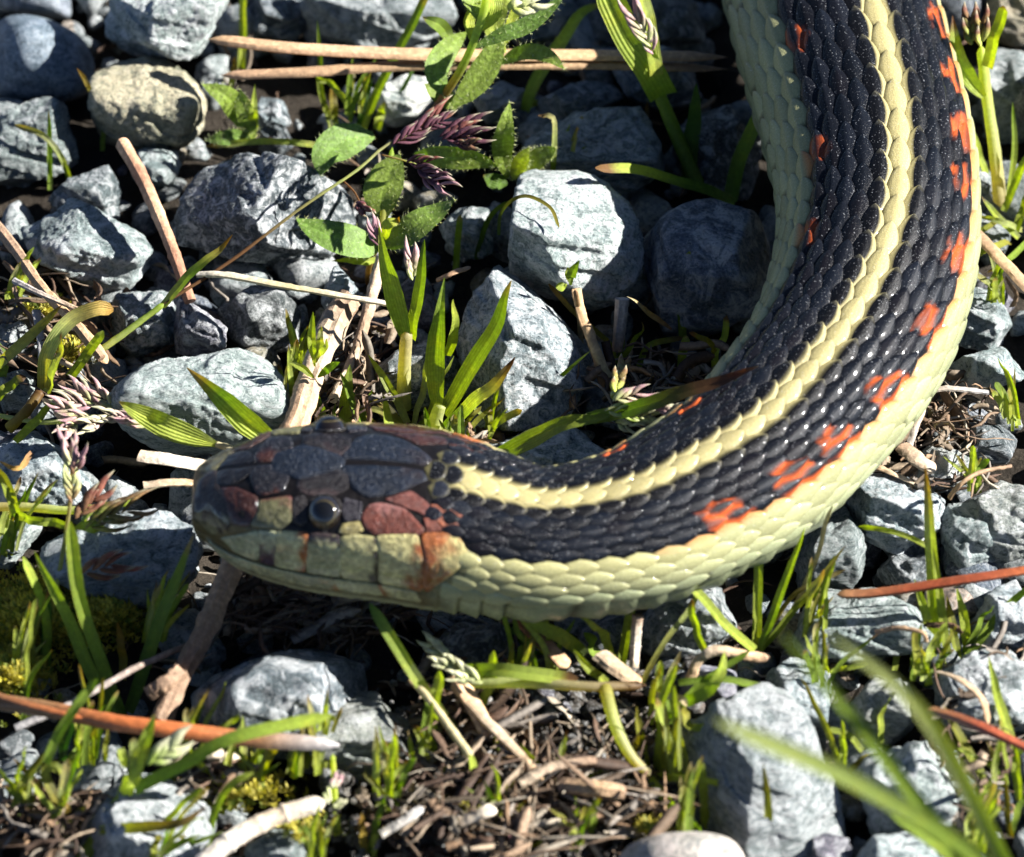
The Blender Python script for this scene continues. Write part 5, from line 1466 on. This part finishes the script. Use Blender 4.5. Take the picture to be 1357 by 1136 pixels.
plant("grass_tuft", "thin blades standing in the gap between the largest stone and the dappled stone", "grass", (1118, 1025), [
    (Bd, [(1116, 1022), (1098, 970), (1075, 925), (1062, 895)], 9, 'bright>yellow', dict()),
    (Bd, [(1118, 1025), (1117, 990), (1115, 955)], 10, 'bright', dict()),
    (Bd, [(1150, 1004), (1125, 975), (1096, 966)], 8, 'bright', dict(prof='even')),
    (Bd, [(1125, 1022), (1145, 1005), (1160, 1000)], 7, 'yellow', dict(prof='even')),
    (Bd, [(1165, 990), (1170, 950), (1178, 922)], 10, 'bright', dict()),
    (Bd, [(1090, 900), (1110, 888), (1150, 880)], 8, 'bright', dict(prof='even')),
    (Bd, [(1185, 888), (1190, 865), (1194, 848)], 9, 'bright', dict()),
    (Bd, [(1078, 875), (1088, 850), (1096, 838)], 8, 'green>tip', dict()),
], 55)
single("upright bright blade at the bottom edge left of the purple grey stone", [(1016, 1150), (1018, 1080), (1012, 1010)], 11, 'bright>yellow', 56, twist=0)

# --- more of the plants the photograph shows round the centre
plant("hairy_plant", "leafy upright hairy shoot at the top edge behind the hairy plant's bud", "plant", (690, 90), [
    (Hy, [(668, 70, 10), (655, 40, 13), (662, 5, 16), (690, -30, 18)], 30, 'bright', dict(twist=-10)),
    (Hy, [(660, 85, 9), (690, 70, 11), (722, 72, 12), (748, 92, 12)], 24, 'green', dict(twist=20)),
    (Lf, [(668, 60, 12), (680, 30, 14), (684, 0, 16)], 17, 'bright', dict(prof='oval')),
    (Lf, [(600, 60, 12), (585, 35, 14), (560, 22, 15)], 20, 'green', dict(prof='oval')),
], 61)
plant("grass_tuft", "pale grass leaves spreading at the foot of the tall grass shoot", "grass", (545, 560), [
    (Bd, [(540, 560), (520, 520), (488, 470)], 12, 'pale>bright', dict()),
    (Bd, [(548, 562), (560, 520), (566, 470)], 10, 'pale', dict()),
    (Bd, [(555, 565), (590, 540), (618, 520)], 11, 'bright>pale', dict()),
    (Bd, [(530, 565), (505, 545), (470, 540)], 9, 'pale>yellow', dict()),
    (Bd, [(560, 570), (575, 530), (600, 470)], 10, 'bright', dict()),
], 62)
plant("grass_tuft", "bright grass fan before the head's shadow, left of the cream stone", "grass", (300, 1075), [
    (Bd, [(300, 1075), (280, 1030), (240, 985)], 11, 'bright', dict()),
    (Bd, [(302, 1075), (300, 1020), (318, 960)], 11, 'bright>pale', dict()),
    (Bd, [(304, 1076), (330, 1040), (372, 1010)], 10, 'green', dict()),
    (Bd, [(298, 1078), (262, 1060), (228, 1062)], 9, 'bright>yellow', dict()),
    (Bd, [(305, 1076), (318, 1035), (348, 985)], 9, 'bright', dict()),
], 63)
plant("grass_tuft", "bright spreading grass tuft in the middle of the brown litter", "grass", (735, 1075), [
    (Bd, [(735, 1075), (720, 1030), (690, 985)], 10, 'bright', dict()),
    (Bd, [(737, 1074), (740, 1020), (752, 965)], 10, 'bright>pale', dict()),
    (Bd, [(738, 1075), (765, 1040), (800, 1020)], 9, 'green', dict()),
    (Bd, [(734, 1078), (705, 1060), (668, 1058)], 9, 'bright>yellow', dict()),
], 64)
# ---------------------------------------------------------------- fine young grass between the stones
def fine_tuft(label, x, y, n, hgt, spread, lean, seed, cols=('bright', 'green', 'pale>bright', 'bright>yellow', 'bright>pale>straw')):
    g = np.random.default_rng(900 + seed)
    parts = []
    for _ in range(n + 3):
        dx = g.normal() * spread * .35
        up = hgt * g.uniform(.5, 1.35)
        sx = lean * up + g.normal() * spread
        bx, by = x + dx, y + g.normal() * 5
        parts.append((Bd, [(bx, by), (bx + sx * .3, by - up * .5), (bx + sx, by - up)], g.uniform(5, 10.5), cols[g.integers(len(cols))], dict(prof='even' if g.random() < .4 else 'grass', k=g.uniform(.7, 1.3), hb=g.uniform(-4, -1))))
    plant("grass_tuft", label, "grass", (x, y), parts, 900 + seed, "small tufts of young grass")


for i_, a_ in enumerate([
    ("sparse young grass at the lower edge right of the cream stone", 560, 1000, 5, 70, 18, .1),
    ("young grass tuft in front of the litter patch, left of the pinkish pebble", 765, 1120, 5, 55, 22, .2),
    ("fine grass tuft rising between the pinkish pebble and the largest stone", 905, 1112, 5, 90, 20, .1),
    ("fine pale grass leaning over the left side of the flat purple stone", 872, 960, 5, 80, 25, .3),
    ("thin blades beneath the snake's neck beside the reddish chip", 745, 890, 5, 60, 30, -.3),
    ("small bright tuft at the foot of the triangular dark stone", 1075, 845, 6, 80, 22, .3),
    ("young grass in the gap right of the flat topped stone", 1225, 900, 5, 60, 20, .2),
    ("fine tuft at the right edge under the whitish stone", 1330, 1040, 6, 75, 24, .1),
    ("grass sprigs between the dappled stone and the right edge at the bottom", 1290, 1120, 6, 85, 24, .2),
    ("young grass in the moss at the left edge", 25, 905, 7, 90, 20, .2),
    ("thin grass sprigs in front of the broad pitted stone at the left", 215, 850, 5, 70, 24, .3),
    ("fine grass by the orange stick, right of the bottom left shoot", 330, 1040, 5, 70, 22, .2),
    ("small tuft at the left edge under the bottom end of the orange stick", 30, 1075, 6, 70, 20, .2),
    ("young grass behind the snake's neck beside the white flat stone", 610, 600, 5, 60, 20, .2),
    ("sparse sprigs left of the tall speckled stone's foot", 645, 575, 4, 55, 18, .3),
    ("fine sprigs between the black wedge stone and the thick twig", 395, 480, 4, 55, 15, .0),
    ("small tuft in the gap left of the chunky notched stone", 15, 395, 4, 60, 16, .3),
    ("thin sprigs behind the purple seed head near the lilac pebble", 470, 150, 4, 60, 18, .2),
    ("fine grass along the snake's right flank below the leafy stem", 1318, 400, 5, 60, 20, -.2),
    ("small tuft at the right edge beside the flat whitish slab", 1345, 560, 5, 70, 20, -.2),
    ("young grass in front of the dark faceted stone at the right", 1290, 650, 4, 50, 18, -.1),
    ("sparse tuft beside the hairy seedling's right side", 745, 240, 4, 60, 20, .3),
    ("bright sprigs at the lower left among dry litter", 80, 1100, 5, 80, 22, .3),
    ("sprigs at the bottom edge right of the bottom left shoot", 215, 1145, 5, 70, 25, .4),
    ("fine sprigs in front of the black looking stone in the head's shadow", 385, 1030, 4, 50, 20, .1),
    ("grass sprigs growing out of the litter below the seed runner", 660, 1085, 5, 60, 22, -.1),
    ("leafy bright tuft between the orange stick's broken end and the white straw", 425, 1020, 7, 85, 26, .0),
    ("dense bright tuft in front of the broad pitted stone near the moss", 115, 1010, 8, 95, 26, .2),
    ("bright tuft leaning right beside the thick twig's lower fork", 255, 1000, 6, 75, 24, .4),
    ("bright tuft at the left rim of the brown litter patch", 515, 1065, 7, 85, 24, .1),
    ("bright slender tuft against the largest stone's shaded left face", 895, 1035, 6, 90, 22, .0),
    ("bright tuft at the bottom edge left of the brown litter", 420, 1140, 6, 60, 26, .2),
    ("slender bright tuft under the snake's throat beside the grey stone", 690, 905, 6, 75, 24, .1),
    ("slender tuft before the flat topped pale stone", 1085, 905, 6, 75, 24, .1),
    ("bright tuft at the left edge in front of the rough grey stone", 15, 735, 6, 80, 20, .3),
    ("bright tuft right of the black wedge stone, behind the snout", 385, 545, 6, 70, 20, .1),
]):
    fine_tuft(*a_, i_)
# ---------------------------------------------------------------- twigs, needles, straws
def twig(label, pts, w, col, seed, cat="twig", name="twig", mat=None, group=None, flat=1.0, prof='stem', knots=(), rough=.05, n=44, k=14):
    """pts: (px, py, height mm)"""
    g = np.random.default_rng(500 + seed)
    path = np.array([P(*p) / MM for p in pts])
    o = piece(name, tube(path, w * 1.2 / 2 / PXMM, colour(col, g), n, k, flat, prof, rough, knots, seed, True, .13, prof in ('even', 'stem')), mat or WOOD, None, 'angle')
    return tag(o, label, cat, group)


GR.update(peach=(0.52, 0.33, 0.20), bark=(0.26, 0.17, 0.11), rednd=(0.24, 0.055, 0.022), orangend=(0.34, 0.10, 0.03), tan=(0.44, 0.29, 0.16), white=(0.55, 0.50, 0.42), twig=(0.30, 0.15, 0.09), silver=(0.34, 0.33, 0.33), chip=(0.48, 0.38, 0.27))
twig("longer upper tan needle with a flat pointed end lying across the top stones", [(276, 52, 6), (380, 64, 7), (480, 70, 7), (600, 74, 7), (760, 74, 6), (965, 76, 4)], 23, 'tan>peach>tan>tan>bark', 1, "needle", "dry_needle", DRY, "long tan needles", .45, 'needle')
twig("lower tan needle whose pointed left end lies under the upper one", [(293, 100, 5), (400, 96, 6), (520, 88, 6), (640, 86, 6), (800, 86, 5), (965, 92, 3)], 18, 'peach>tan>tan>bark', 2, "needle", "dry_needle", DRY, "long tan needles", .5, 'needle')
twig("jointed red brown twig leaning from the tan stone down to the wedge stone", [(162, 190, 5), (186, 232, 5), (208, 280, 4), (232, 340, 3), (252, 400, 1)], 16, 'peach>twig>peach>twig>twig', 3, knots=(.22, .48, .75), rough=.04)
twig("thick peach coloured dead twig running behind and beneath the snake's head", [(463, 398, 3), (440, 430, 3), (412, 500, 2.5), (390, 570, 2), (345, 665, 1.5), (312, 740, 1.5), (275, 830, 1), (240, 895, 0), (212, 960, -1)], 27, 'bark>chip>peach>peach>peach>peach>bark>bark', 4, "thick twig", "twig", WOOD, None, .9, 'stem', (.1, .33, .78), .13, 90, 18)
twig("pale straw lying across the dark stones left of the grass shoot", [(263, 364, 4), (300, 365, 5), (370, 378, 5), (440, 390, 5), (515, 403, 5)], 11, 'white>straw>white', 5, "straw", "straw", DRY, None, .6)
twig("long glossy red brown needle over the stones at the right edge", [(1108, 788, 3), (1160, 786, 3), (1230, 776, 4), (1300, 765, 5), (1400, 750, 5)], 15, 'brown>rednd>rednd>orangend', 6, "needle", "dry_needle", GLOSSDRY, "red brown needles", .5, 'needle', (), .02)
twig("dark red needle lying on the big whitish stone at the right edge", [(1228, 940, 4), (1265, 950, 5), (1310, 968, 6), (1380, 1000, 5)], 15, 'brown>rednd>rednd', 7, "needle", "dry_needle", GLOSSDRY, "red brown needles", .55, 'needle', (), .02)
twig("orange brown stick in the lower left, broken at its right end", [(-25, 928, 3), (60, 940, 4), (150, 958, 5), (230, 968, 5), (330, 980, 4), (450, 988, 3)], 19, 'brown>brown>orangend>orangend>brown>silver', 8, "stick", "stick", GLOSSDRY, None, .9, 'even', (.8,), .04)
twig("second thin red needle crossing the orange stick at the left edge", [(-25, 915, 4), (40, 935, 5), (110, 952, 6)], 10, 'brown>orangend', 9, "needle", "dry_needle", GLOSSDRY, "red brown needles", .6, 'needle', (), .02)
twig("brown flat straw at the right edge above the dappled stone", [(1290, 306, 3), (1325, 342, 4), (1385, 405, 3)], 17, 'bark>tan>bark', 10, "straw", "straw", DRY, None, .4, 'even')
twig("grey brown twig along the left edge among small pebbles", [(-12, 290, 2), (20, 330, 2), (55, 380, 2), (100, 430, 2), (135, 475, 1)], 13, 'bark>bark>tan>bark', 11, rough=.06)
twig("thin silvery twig crossing the grey brown one", [(18, 372, 4), (50, 388, 4), (90, 405, 3), (118, 418, 3)], 7, 'silver>tan', 12)
twig("vertical silver straw beside the coarse pebble", [(48, 412, 1), (54, 450, 0), (56, 490, -1)], 9, 'silver', 13, "straw", "straw", DRY, None, .6)
twig("tan straw slanting between pebbles behind the yellow blade", [(100, 428, 1), (125, 455, 1), (142, 482, 0)], 13, 'tan', 14, "straw", "straw", DRY, None, .4, 'even')
twig("upper splinter of bleached wood touching the snout", [(184, 604, 3), (225, 610, 3), (290, 622, 2)], 20, 'chip>white>chip', 15, "wood splinter", "wood_splinter", WOOD, None, .35, 'even', (), .07)
twig("lower short splinter of bleached wood left of the snout", [(190, 644, 2), (225, 640, 2), (268, 640, 1)], 14, 'chip>tan', 16, "wood splinter", "wood_splinter", WOOD, None, .4, 'even', (), .07)
twig("left straw of a leaning tan pair in front of the white quartz stone", [(764, 384, 3), (772, 420, 2), (790, 470, 0), (800, 515, -2)], 11, 'tan>tan>bark', 17, "straw", "straw", DRY, "tan straw pair", .7, 'even')
twig("right straw of the leaning tan pair, banded with shadow", [(778, 432, 2), (790, 465, 1), (808, 505, -1)], 11, 'tan>straw', 18, "straw", "straw", DRY, "tan straw pair", .7, 'even')
twig("short grey twig standing right of the tan straw pair", [(825, 396, 3), (823, 425, 1), (818, 465, -2)], 16, 'silver>silver>bark', 19, rough=.03)
twig("banded whitish straw at the bottom left", [(255, 1160, 1), (300, 1118, 2), (360, 1085, 2), (432, 1062, 2)], 20, 'white>white>chip>white', 20, "straw", "straw", WOOD, None, .8, 'even', (.3, .55, .72), .05)
twig("red brown flat chip below the snake's throat", [(688, 820, 0), (715, 845, 0), (752, 885, -1)], 20, 'orangend>twig>tan', 21, "bark chip", "bark_chip", WOOD, None, .4, 'even')
twig("wide pale chip pointing at the end of the runner", [(795, 868, 1), (820, 888, 1), (850, 908, 0)], 24, 'chip>tan', 22, "bark chip", "bark_chip", WOOD, None, .4, 'even')
twig("upright whitish twig stub under the throat", [(845, 815, 3), (842, 845, 1), (840, 885, -1)], 13, 'bark>white>chip', 23, knots=(.6,))
twig("tan needle leaning left of the cream seed head plant's base", [(546, 900, 2), (575, 935, 1), (610, 985, -1)], 12, 'tan>bark', 24, "needle", "dry_needle", DRY, "tan needles in the soil patch", .5, 'even')
twig("short thick tan chip right of the cream seed head", [(603, 895, 2), (625, 930, 1), (648, 975, 0)], 20, 'peach>tan', 25, "bark chip", "bark_chip", WOOD, None, .35, 'even')
twig("longest tan needle slanting through the soil patch", [(600, 905, 1), (640, 950, 1), (690, 1000, 0), (720, 1035, 0)], 14, 'tan>chip>tan', 26, "needle", "dry_needle", DRY, "tan needles in the soil patch", .5, 'needle')
twig("curved brown root ending on the flat purple stone", [(915, 900, 0), (926, 875, 2), (950, 862, 3), (985, 868, 2), (1018, 872, 0)], 11, 'tan>chip>tan>bark', 27, "root", "root", WOOD, None, 1, 'even', (), .09)
twig("grey forked twig lying in the middle of the soil patch", [(690, 1040, 0), (730, 1018, 1), (790, 1008, 1)], 11, 'chip>bark', 28, rough=.06)
twig("stubby brown root on the soil patch beside the yellow shoot", [(745, 1042, 0), (785, 1045, 1), (830, 1052, 0)], 18, 'bark>tan>bark', 29, "root", "root", WOOD, None, .9, 'even', (), .1)
twig("pale broken straw at the bottom centre", [(505, 1106, 0), (540, 1085, 1), (560, 1070, 1)], 10, 'white>silver', 30, "straw", "straw", DRY, None, .8, 'even', (.5,))
twig("short pale straw on the bottom litter, pointing right", [(610, 1090, 0), (640, 1078, 1), (655, 1070, 1)], 15, 'chip>white', 31, "straw", "straw", DRY, None, .6, 'even')
twig("wiry brown strand over the flat topped pale stone", [(1160, 838, 3), (1190, 832, 4), (1222, 838, 4), (1228, 850, 3)], 5, 'bark>tan', 32, "dry strand", "dry_strand", DRY)
twig("arched pale brown dead leaf by the big whitish stone", [(1240, 890, 2), (1270, 900, 4), (1300, 925, 4), (1310, 960, 3)], 9, 'chip>tan', 33, "dead leaf", "dead_leaf", DRY, None, .3, 'needle')
twig("flat brown bark piece right below the snake's bend", [(1195, 592, 2), (1218, 610, 2), (1240, 622, 1)], 20, 'bark>chip', 34, "bark chip", "bark_chip", WOOD, None, .5, 'even', (), .1)
twig("upper tan straw under the snake's right flank", [(1150, 612, 1), (1180, 626, 1), (1212, 640, 0)], 8, 'tan>chip', 35, "straw", "straw", DRY, None, .6)
twig("bleached fibre stalk bent beside the bark piece", [(1205, 520, 1), (1222, 535, 2), (1212, 570, 2), (1200, 605, 1)], 10, 'silver>chip>silver', 36, "dry strand", "dry_strand", DRY, None, .5)
twig("pale horizontal fibre stalk above the bleached bent one", [(1205, 528, 2), (1250, 515, 3), (1310, 520, 2)], 9, 'chip>silver', 37, "dry strand", "dry_strand", DRY, None, .5)
twig("thin curved straw over the small white quartz stone", [(1258, 660, 2), (1275, 640, 4), (1300, 626, 4), (1340, 618, 3)], 5, 'tan>bark', 38, "straw", "straw", DRY)
twig("tiny forked pale needle lying left of the white quartz stone", [(578, 372, 2), (600, 362, 3), (624, 354, 3)], 8, 'peach', 39, "needle", "dry_needle", DRY, None, .5, 'needle')
twig("dark thin branch lying in the shade left of the thick twig", [(20, 965, 0), (90, 935, 1), (180, 885, 1), (250, 855, 0)], 8, 'silver>bark', 40)
twig("side fork at the lower end of the thick twig", [(238, 890, 1), (220, 905, 1), (196, 920, 0)], 18, 'bark', 41, rough=.1)
twig("woody grey stick piece behind the seedling beside the thick twig", [(505, 345, 1), (490, 400, 1), (470, 470, 0), (440, 530, -1)], 15, 'chip>bark>chip', 42, rough=.1)


# ---------------------------------------------------------------- matted dry fibres (uncountable)
def build_litter():
    g = np.random.default_rng(91)
    bag = Bag()
    cols = [(.16, .10, .065), (.25, .17, .11), (.34, .26, .18), (.42, .36, .28), (.10, .06, .04), (.27, .17, .10), (.30, .26, .22)]
    def fibre(px, py, h, ln, w, ang, wig):
        c = P(px, py, h) / MM
        d = np.array((math.cos(ang), math.sin(ang), g.normal() * .3))
        s = np.array((-d[1], d[0], 0))
        k = ln / 3
        pts = [c - d * k * 1.5, c - d * k * .5 + s * g.normal() * wig + np.array((0, 0, .3)), c + d * k * .5 + s * g.normal() * wig + np.array((0, 0, g.uniform(0, .5))), c + d * k * 1.5 + s * g.normal() * wig]
        cc = np.array(cols[g.integers(len(cols))]) * g.uniform(.35, 1.0)
        if w < .5:
            tv, tf, tc = tube(np.array(pts), w / 2, [cc, cc * g.uniform(.7, 1.3)], 8, 4, g.uniform(.4, .8), 'needle' if g.random() < .6 else None, 0, (), 0, True, .2)
        else:                           # flat bits of dead blade
            tv, tf, tc = ribbon(np.array(pts), w * PXMM, 'needle' if g.random() < .5 else 'even', [cc, cc * g.uniform(.6, 1.4)], .15, .06, 8, 3, g.uniform(-60, 60), g, 0, g.uniform(-40, 40))
        bag.add(tv * MM, tf, tc)
    regions = [  # px box, how many, mean direction, spread, length mm, wiggle
        ((560, 960, 880, 1150), 430, .5, 1.0, 6, .15), ((480, 1010, 640, 1120), 130, 0, 2, 3, .2), ((310, 760, 520, 850), 260, .3, .8, 5.0, .7), ((1180, 500, 1310, 640), 120, .2, 1.2, 3.6, .6),
        ((560, 880, 700, 1010), 110, .8, .9, 4, .3), ((0, 1040, 120, 1140), 120, .9, .9, 4, .4), ((240, 1000, 330, 1060), 60, .5, 1, 3, .6), ((430, 420, 520, 560), 110, 1.1, .7, 4, .4),
        ((760, 460, 960, 560), 90, .2, .9, 4, .5), ((-20, 340, 150, 520), 80, -.6, .6, 5, .3), ((600, 580, 660, 640), 30, .9, .7, 3, .4), ((1240, 830, 1357, 1080), 70, 0, 2, 4, .5), ((0, 0, 1357, 1136), 330, 0, 2, 4, .6)]
    for (x0, y0, x1, y1), n, a, sp, ln, wig in regions:
        whole = x1 - x0 > 1000
        for _ in range(n):
            px, py = (g.uniform(x0, x1), g.uniform(y0, y1)) if whole else (np.clip(g.normal((x0 + x1) / 2, (x1 - x0) / 3.6), x0, x1), np.clip(g.normal((y0 + y1) / 2, (y1 - y0) / 3.6), y0, y1))
            hh = g.uniform(-7, -5) if whole else g.uniform(-5.5, .4)
            fibre(px, py, hh, ln * g.uniform(.6, 1.7), g.choice((.2, .32, .45, .65, .95, 1.3), p=(.2, .25, .2, .15, .12, .08)), a + g.normal() * sp, wig)
    o = link("litter", bag.mesh("litter", DRY))
    tag(o, "matted dry brown grass fibres and root bits on the soil", "dry litter", None, "stuff")


build_litter()


# ---------------------------------------------------------------- soil crumbs on the bare patch, and moss
def build_crumbs():
    g = np.random.default_rng(17)
    bag = Bag()
    d, f = ICO[2]
    for _ in range(1500):
        px, py = np.clip(g.normal(690, 110), 440, 920), np.clip(g.normal(1030, 70), 880, 1160)
        c = P(px, py, g.uniform(-8, -2)) / MM
        r = g.exponential(.32) + .15
        v = d * (1 + .35 * noise(d * 1.9 + g.uniform(-50, 50, 3), 2))[:, None] * r * np.array((1, 1, .8))
        if g.random() < .3: v = v * np.array((1.8, 1.0, .35)) @ np.array(Matrix.Rotation(g.uniform(0, 6), 3, 'Z'))
        bag.add((v + c) * MM, f, np.array(((.07, .05, .035), (.11, .08, .06), (.16, .13, .10), (.05, .035, .025))[g.integers(4)]) * g.uniform(.7, 1.3))
    o = link("soil_crumbs", bag.mesh("soil_crumbs", GRAVEL))
    tag(o, "dark crumbs of soil on the bare patch at the bottom", "soil", None, "stuff")


build_crumbs()


def build_moss():
    g = np.random.default_rng(33)
    v, f, c = [], [], []
    n = 0
    spots = [(40, 820, 75, 42, 1900), (140, 815, 50, 30, 900), (10, 890, 60, 40, 600), (330, 1050, 60, 22, 110), (400, 1105, 40, 18, 70), (90, 470, 25, 16, 140), (60, 410, 30, 14, 120), (860, 1100, 30, 15, 120), (620, 1080, 50, 25, 200)]
    for x, y, sx, sy, m in spots:
        for _ in range(m):
            px, py = g.normal(x, sx * .55), g.normal(y, sy * .55)
            r2 = ((px - x) / sx) ** 2 + ((py - y) / sy) ** 2
            p0 = P(px, py, -6 + 6.0 * math.exp(-r2 * 1.3) * g.uniform(.6, 1.0)) / MM
            up = unit(np.array((g.normal() * .5, g.normal() * .5, 1.0)))
            col = np.array((.46, .40, .06)) * g.uniform(.5, 1.3) if g.random() < .7 else np.array((.16, .2, .03))
            for k in range(7):                                  # a whorl of pointed leaflets
                a = k * 2.4 + g.uniform(0, 1)
                dd = unit(up * g.uniform(.5, 1.1) + np.array((math.cos(a), math.sin(a), 0)) * .8)
                ln = g.uniform(.45, .95)
                s = unit(np.cross(dd, up)) * ln * .17
                b = p0 + up * k * .09
                v += [b, b + dd * ln * .5 + s, b + dd * ln, b + dd * ln * .5 - s]
                f.append((n, n + 1, n + 2, n + 3)); n += 4
                c += [col * .8, col, col * 1.25, col]
    o = link("moss", make_mesh("moss", np.array(v) * MM, f, MOSSM, np.array(c)))
    tag(o, "yellow green moss cushions on the soil at the left", "moss", None, "stuff")


build_moss()
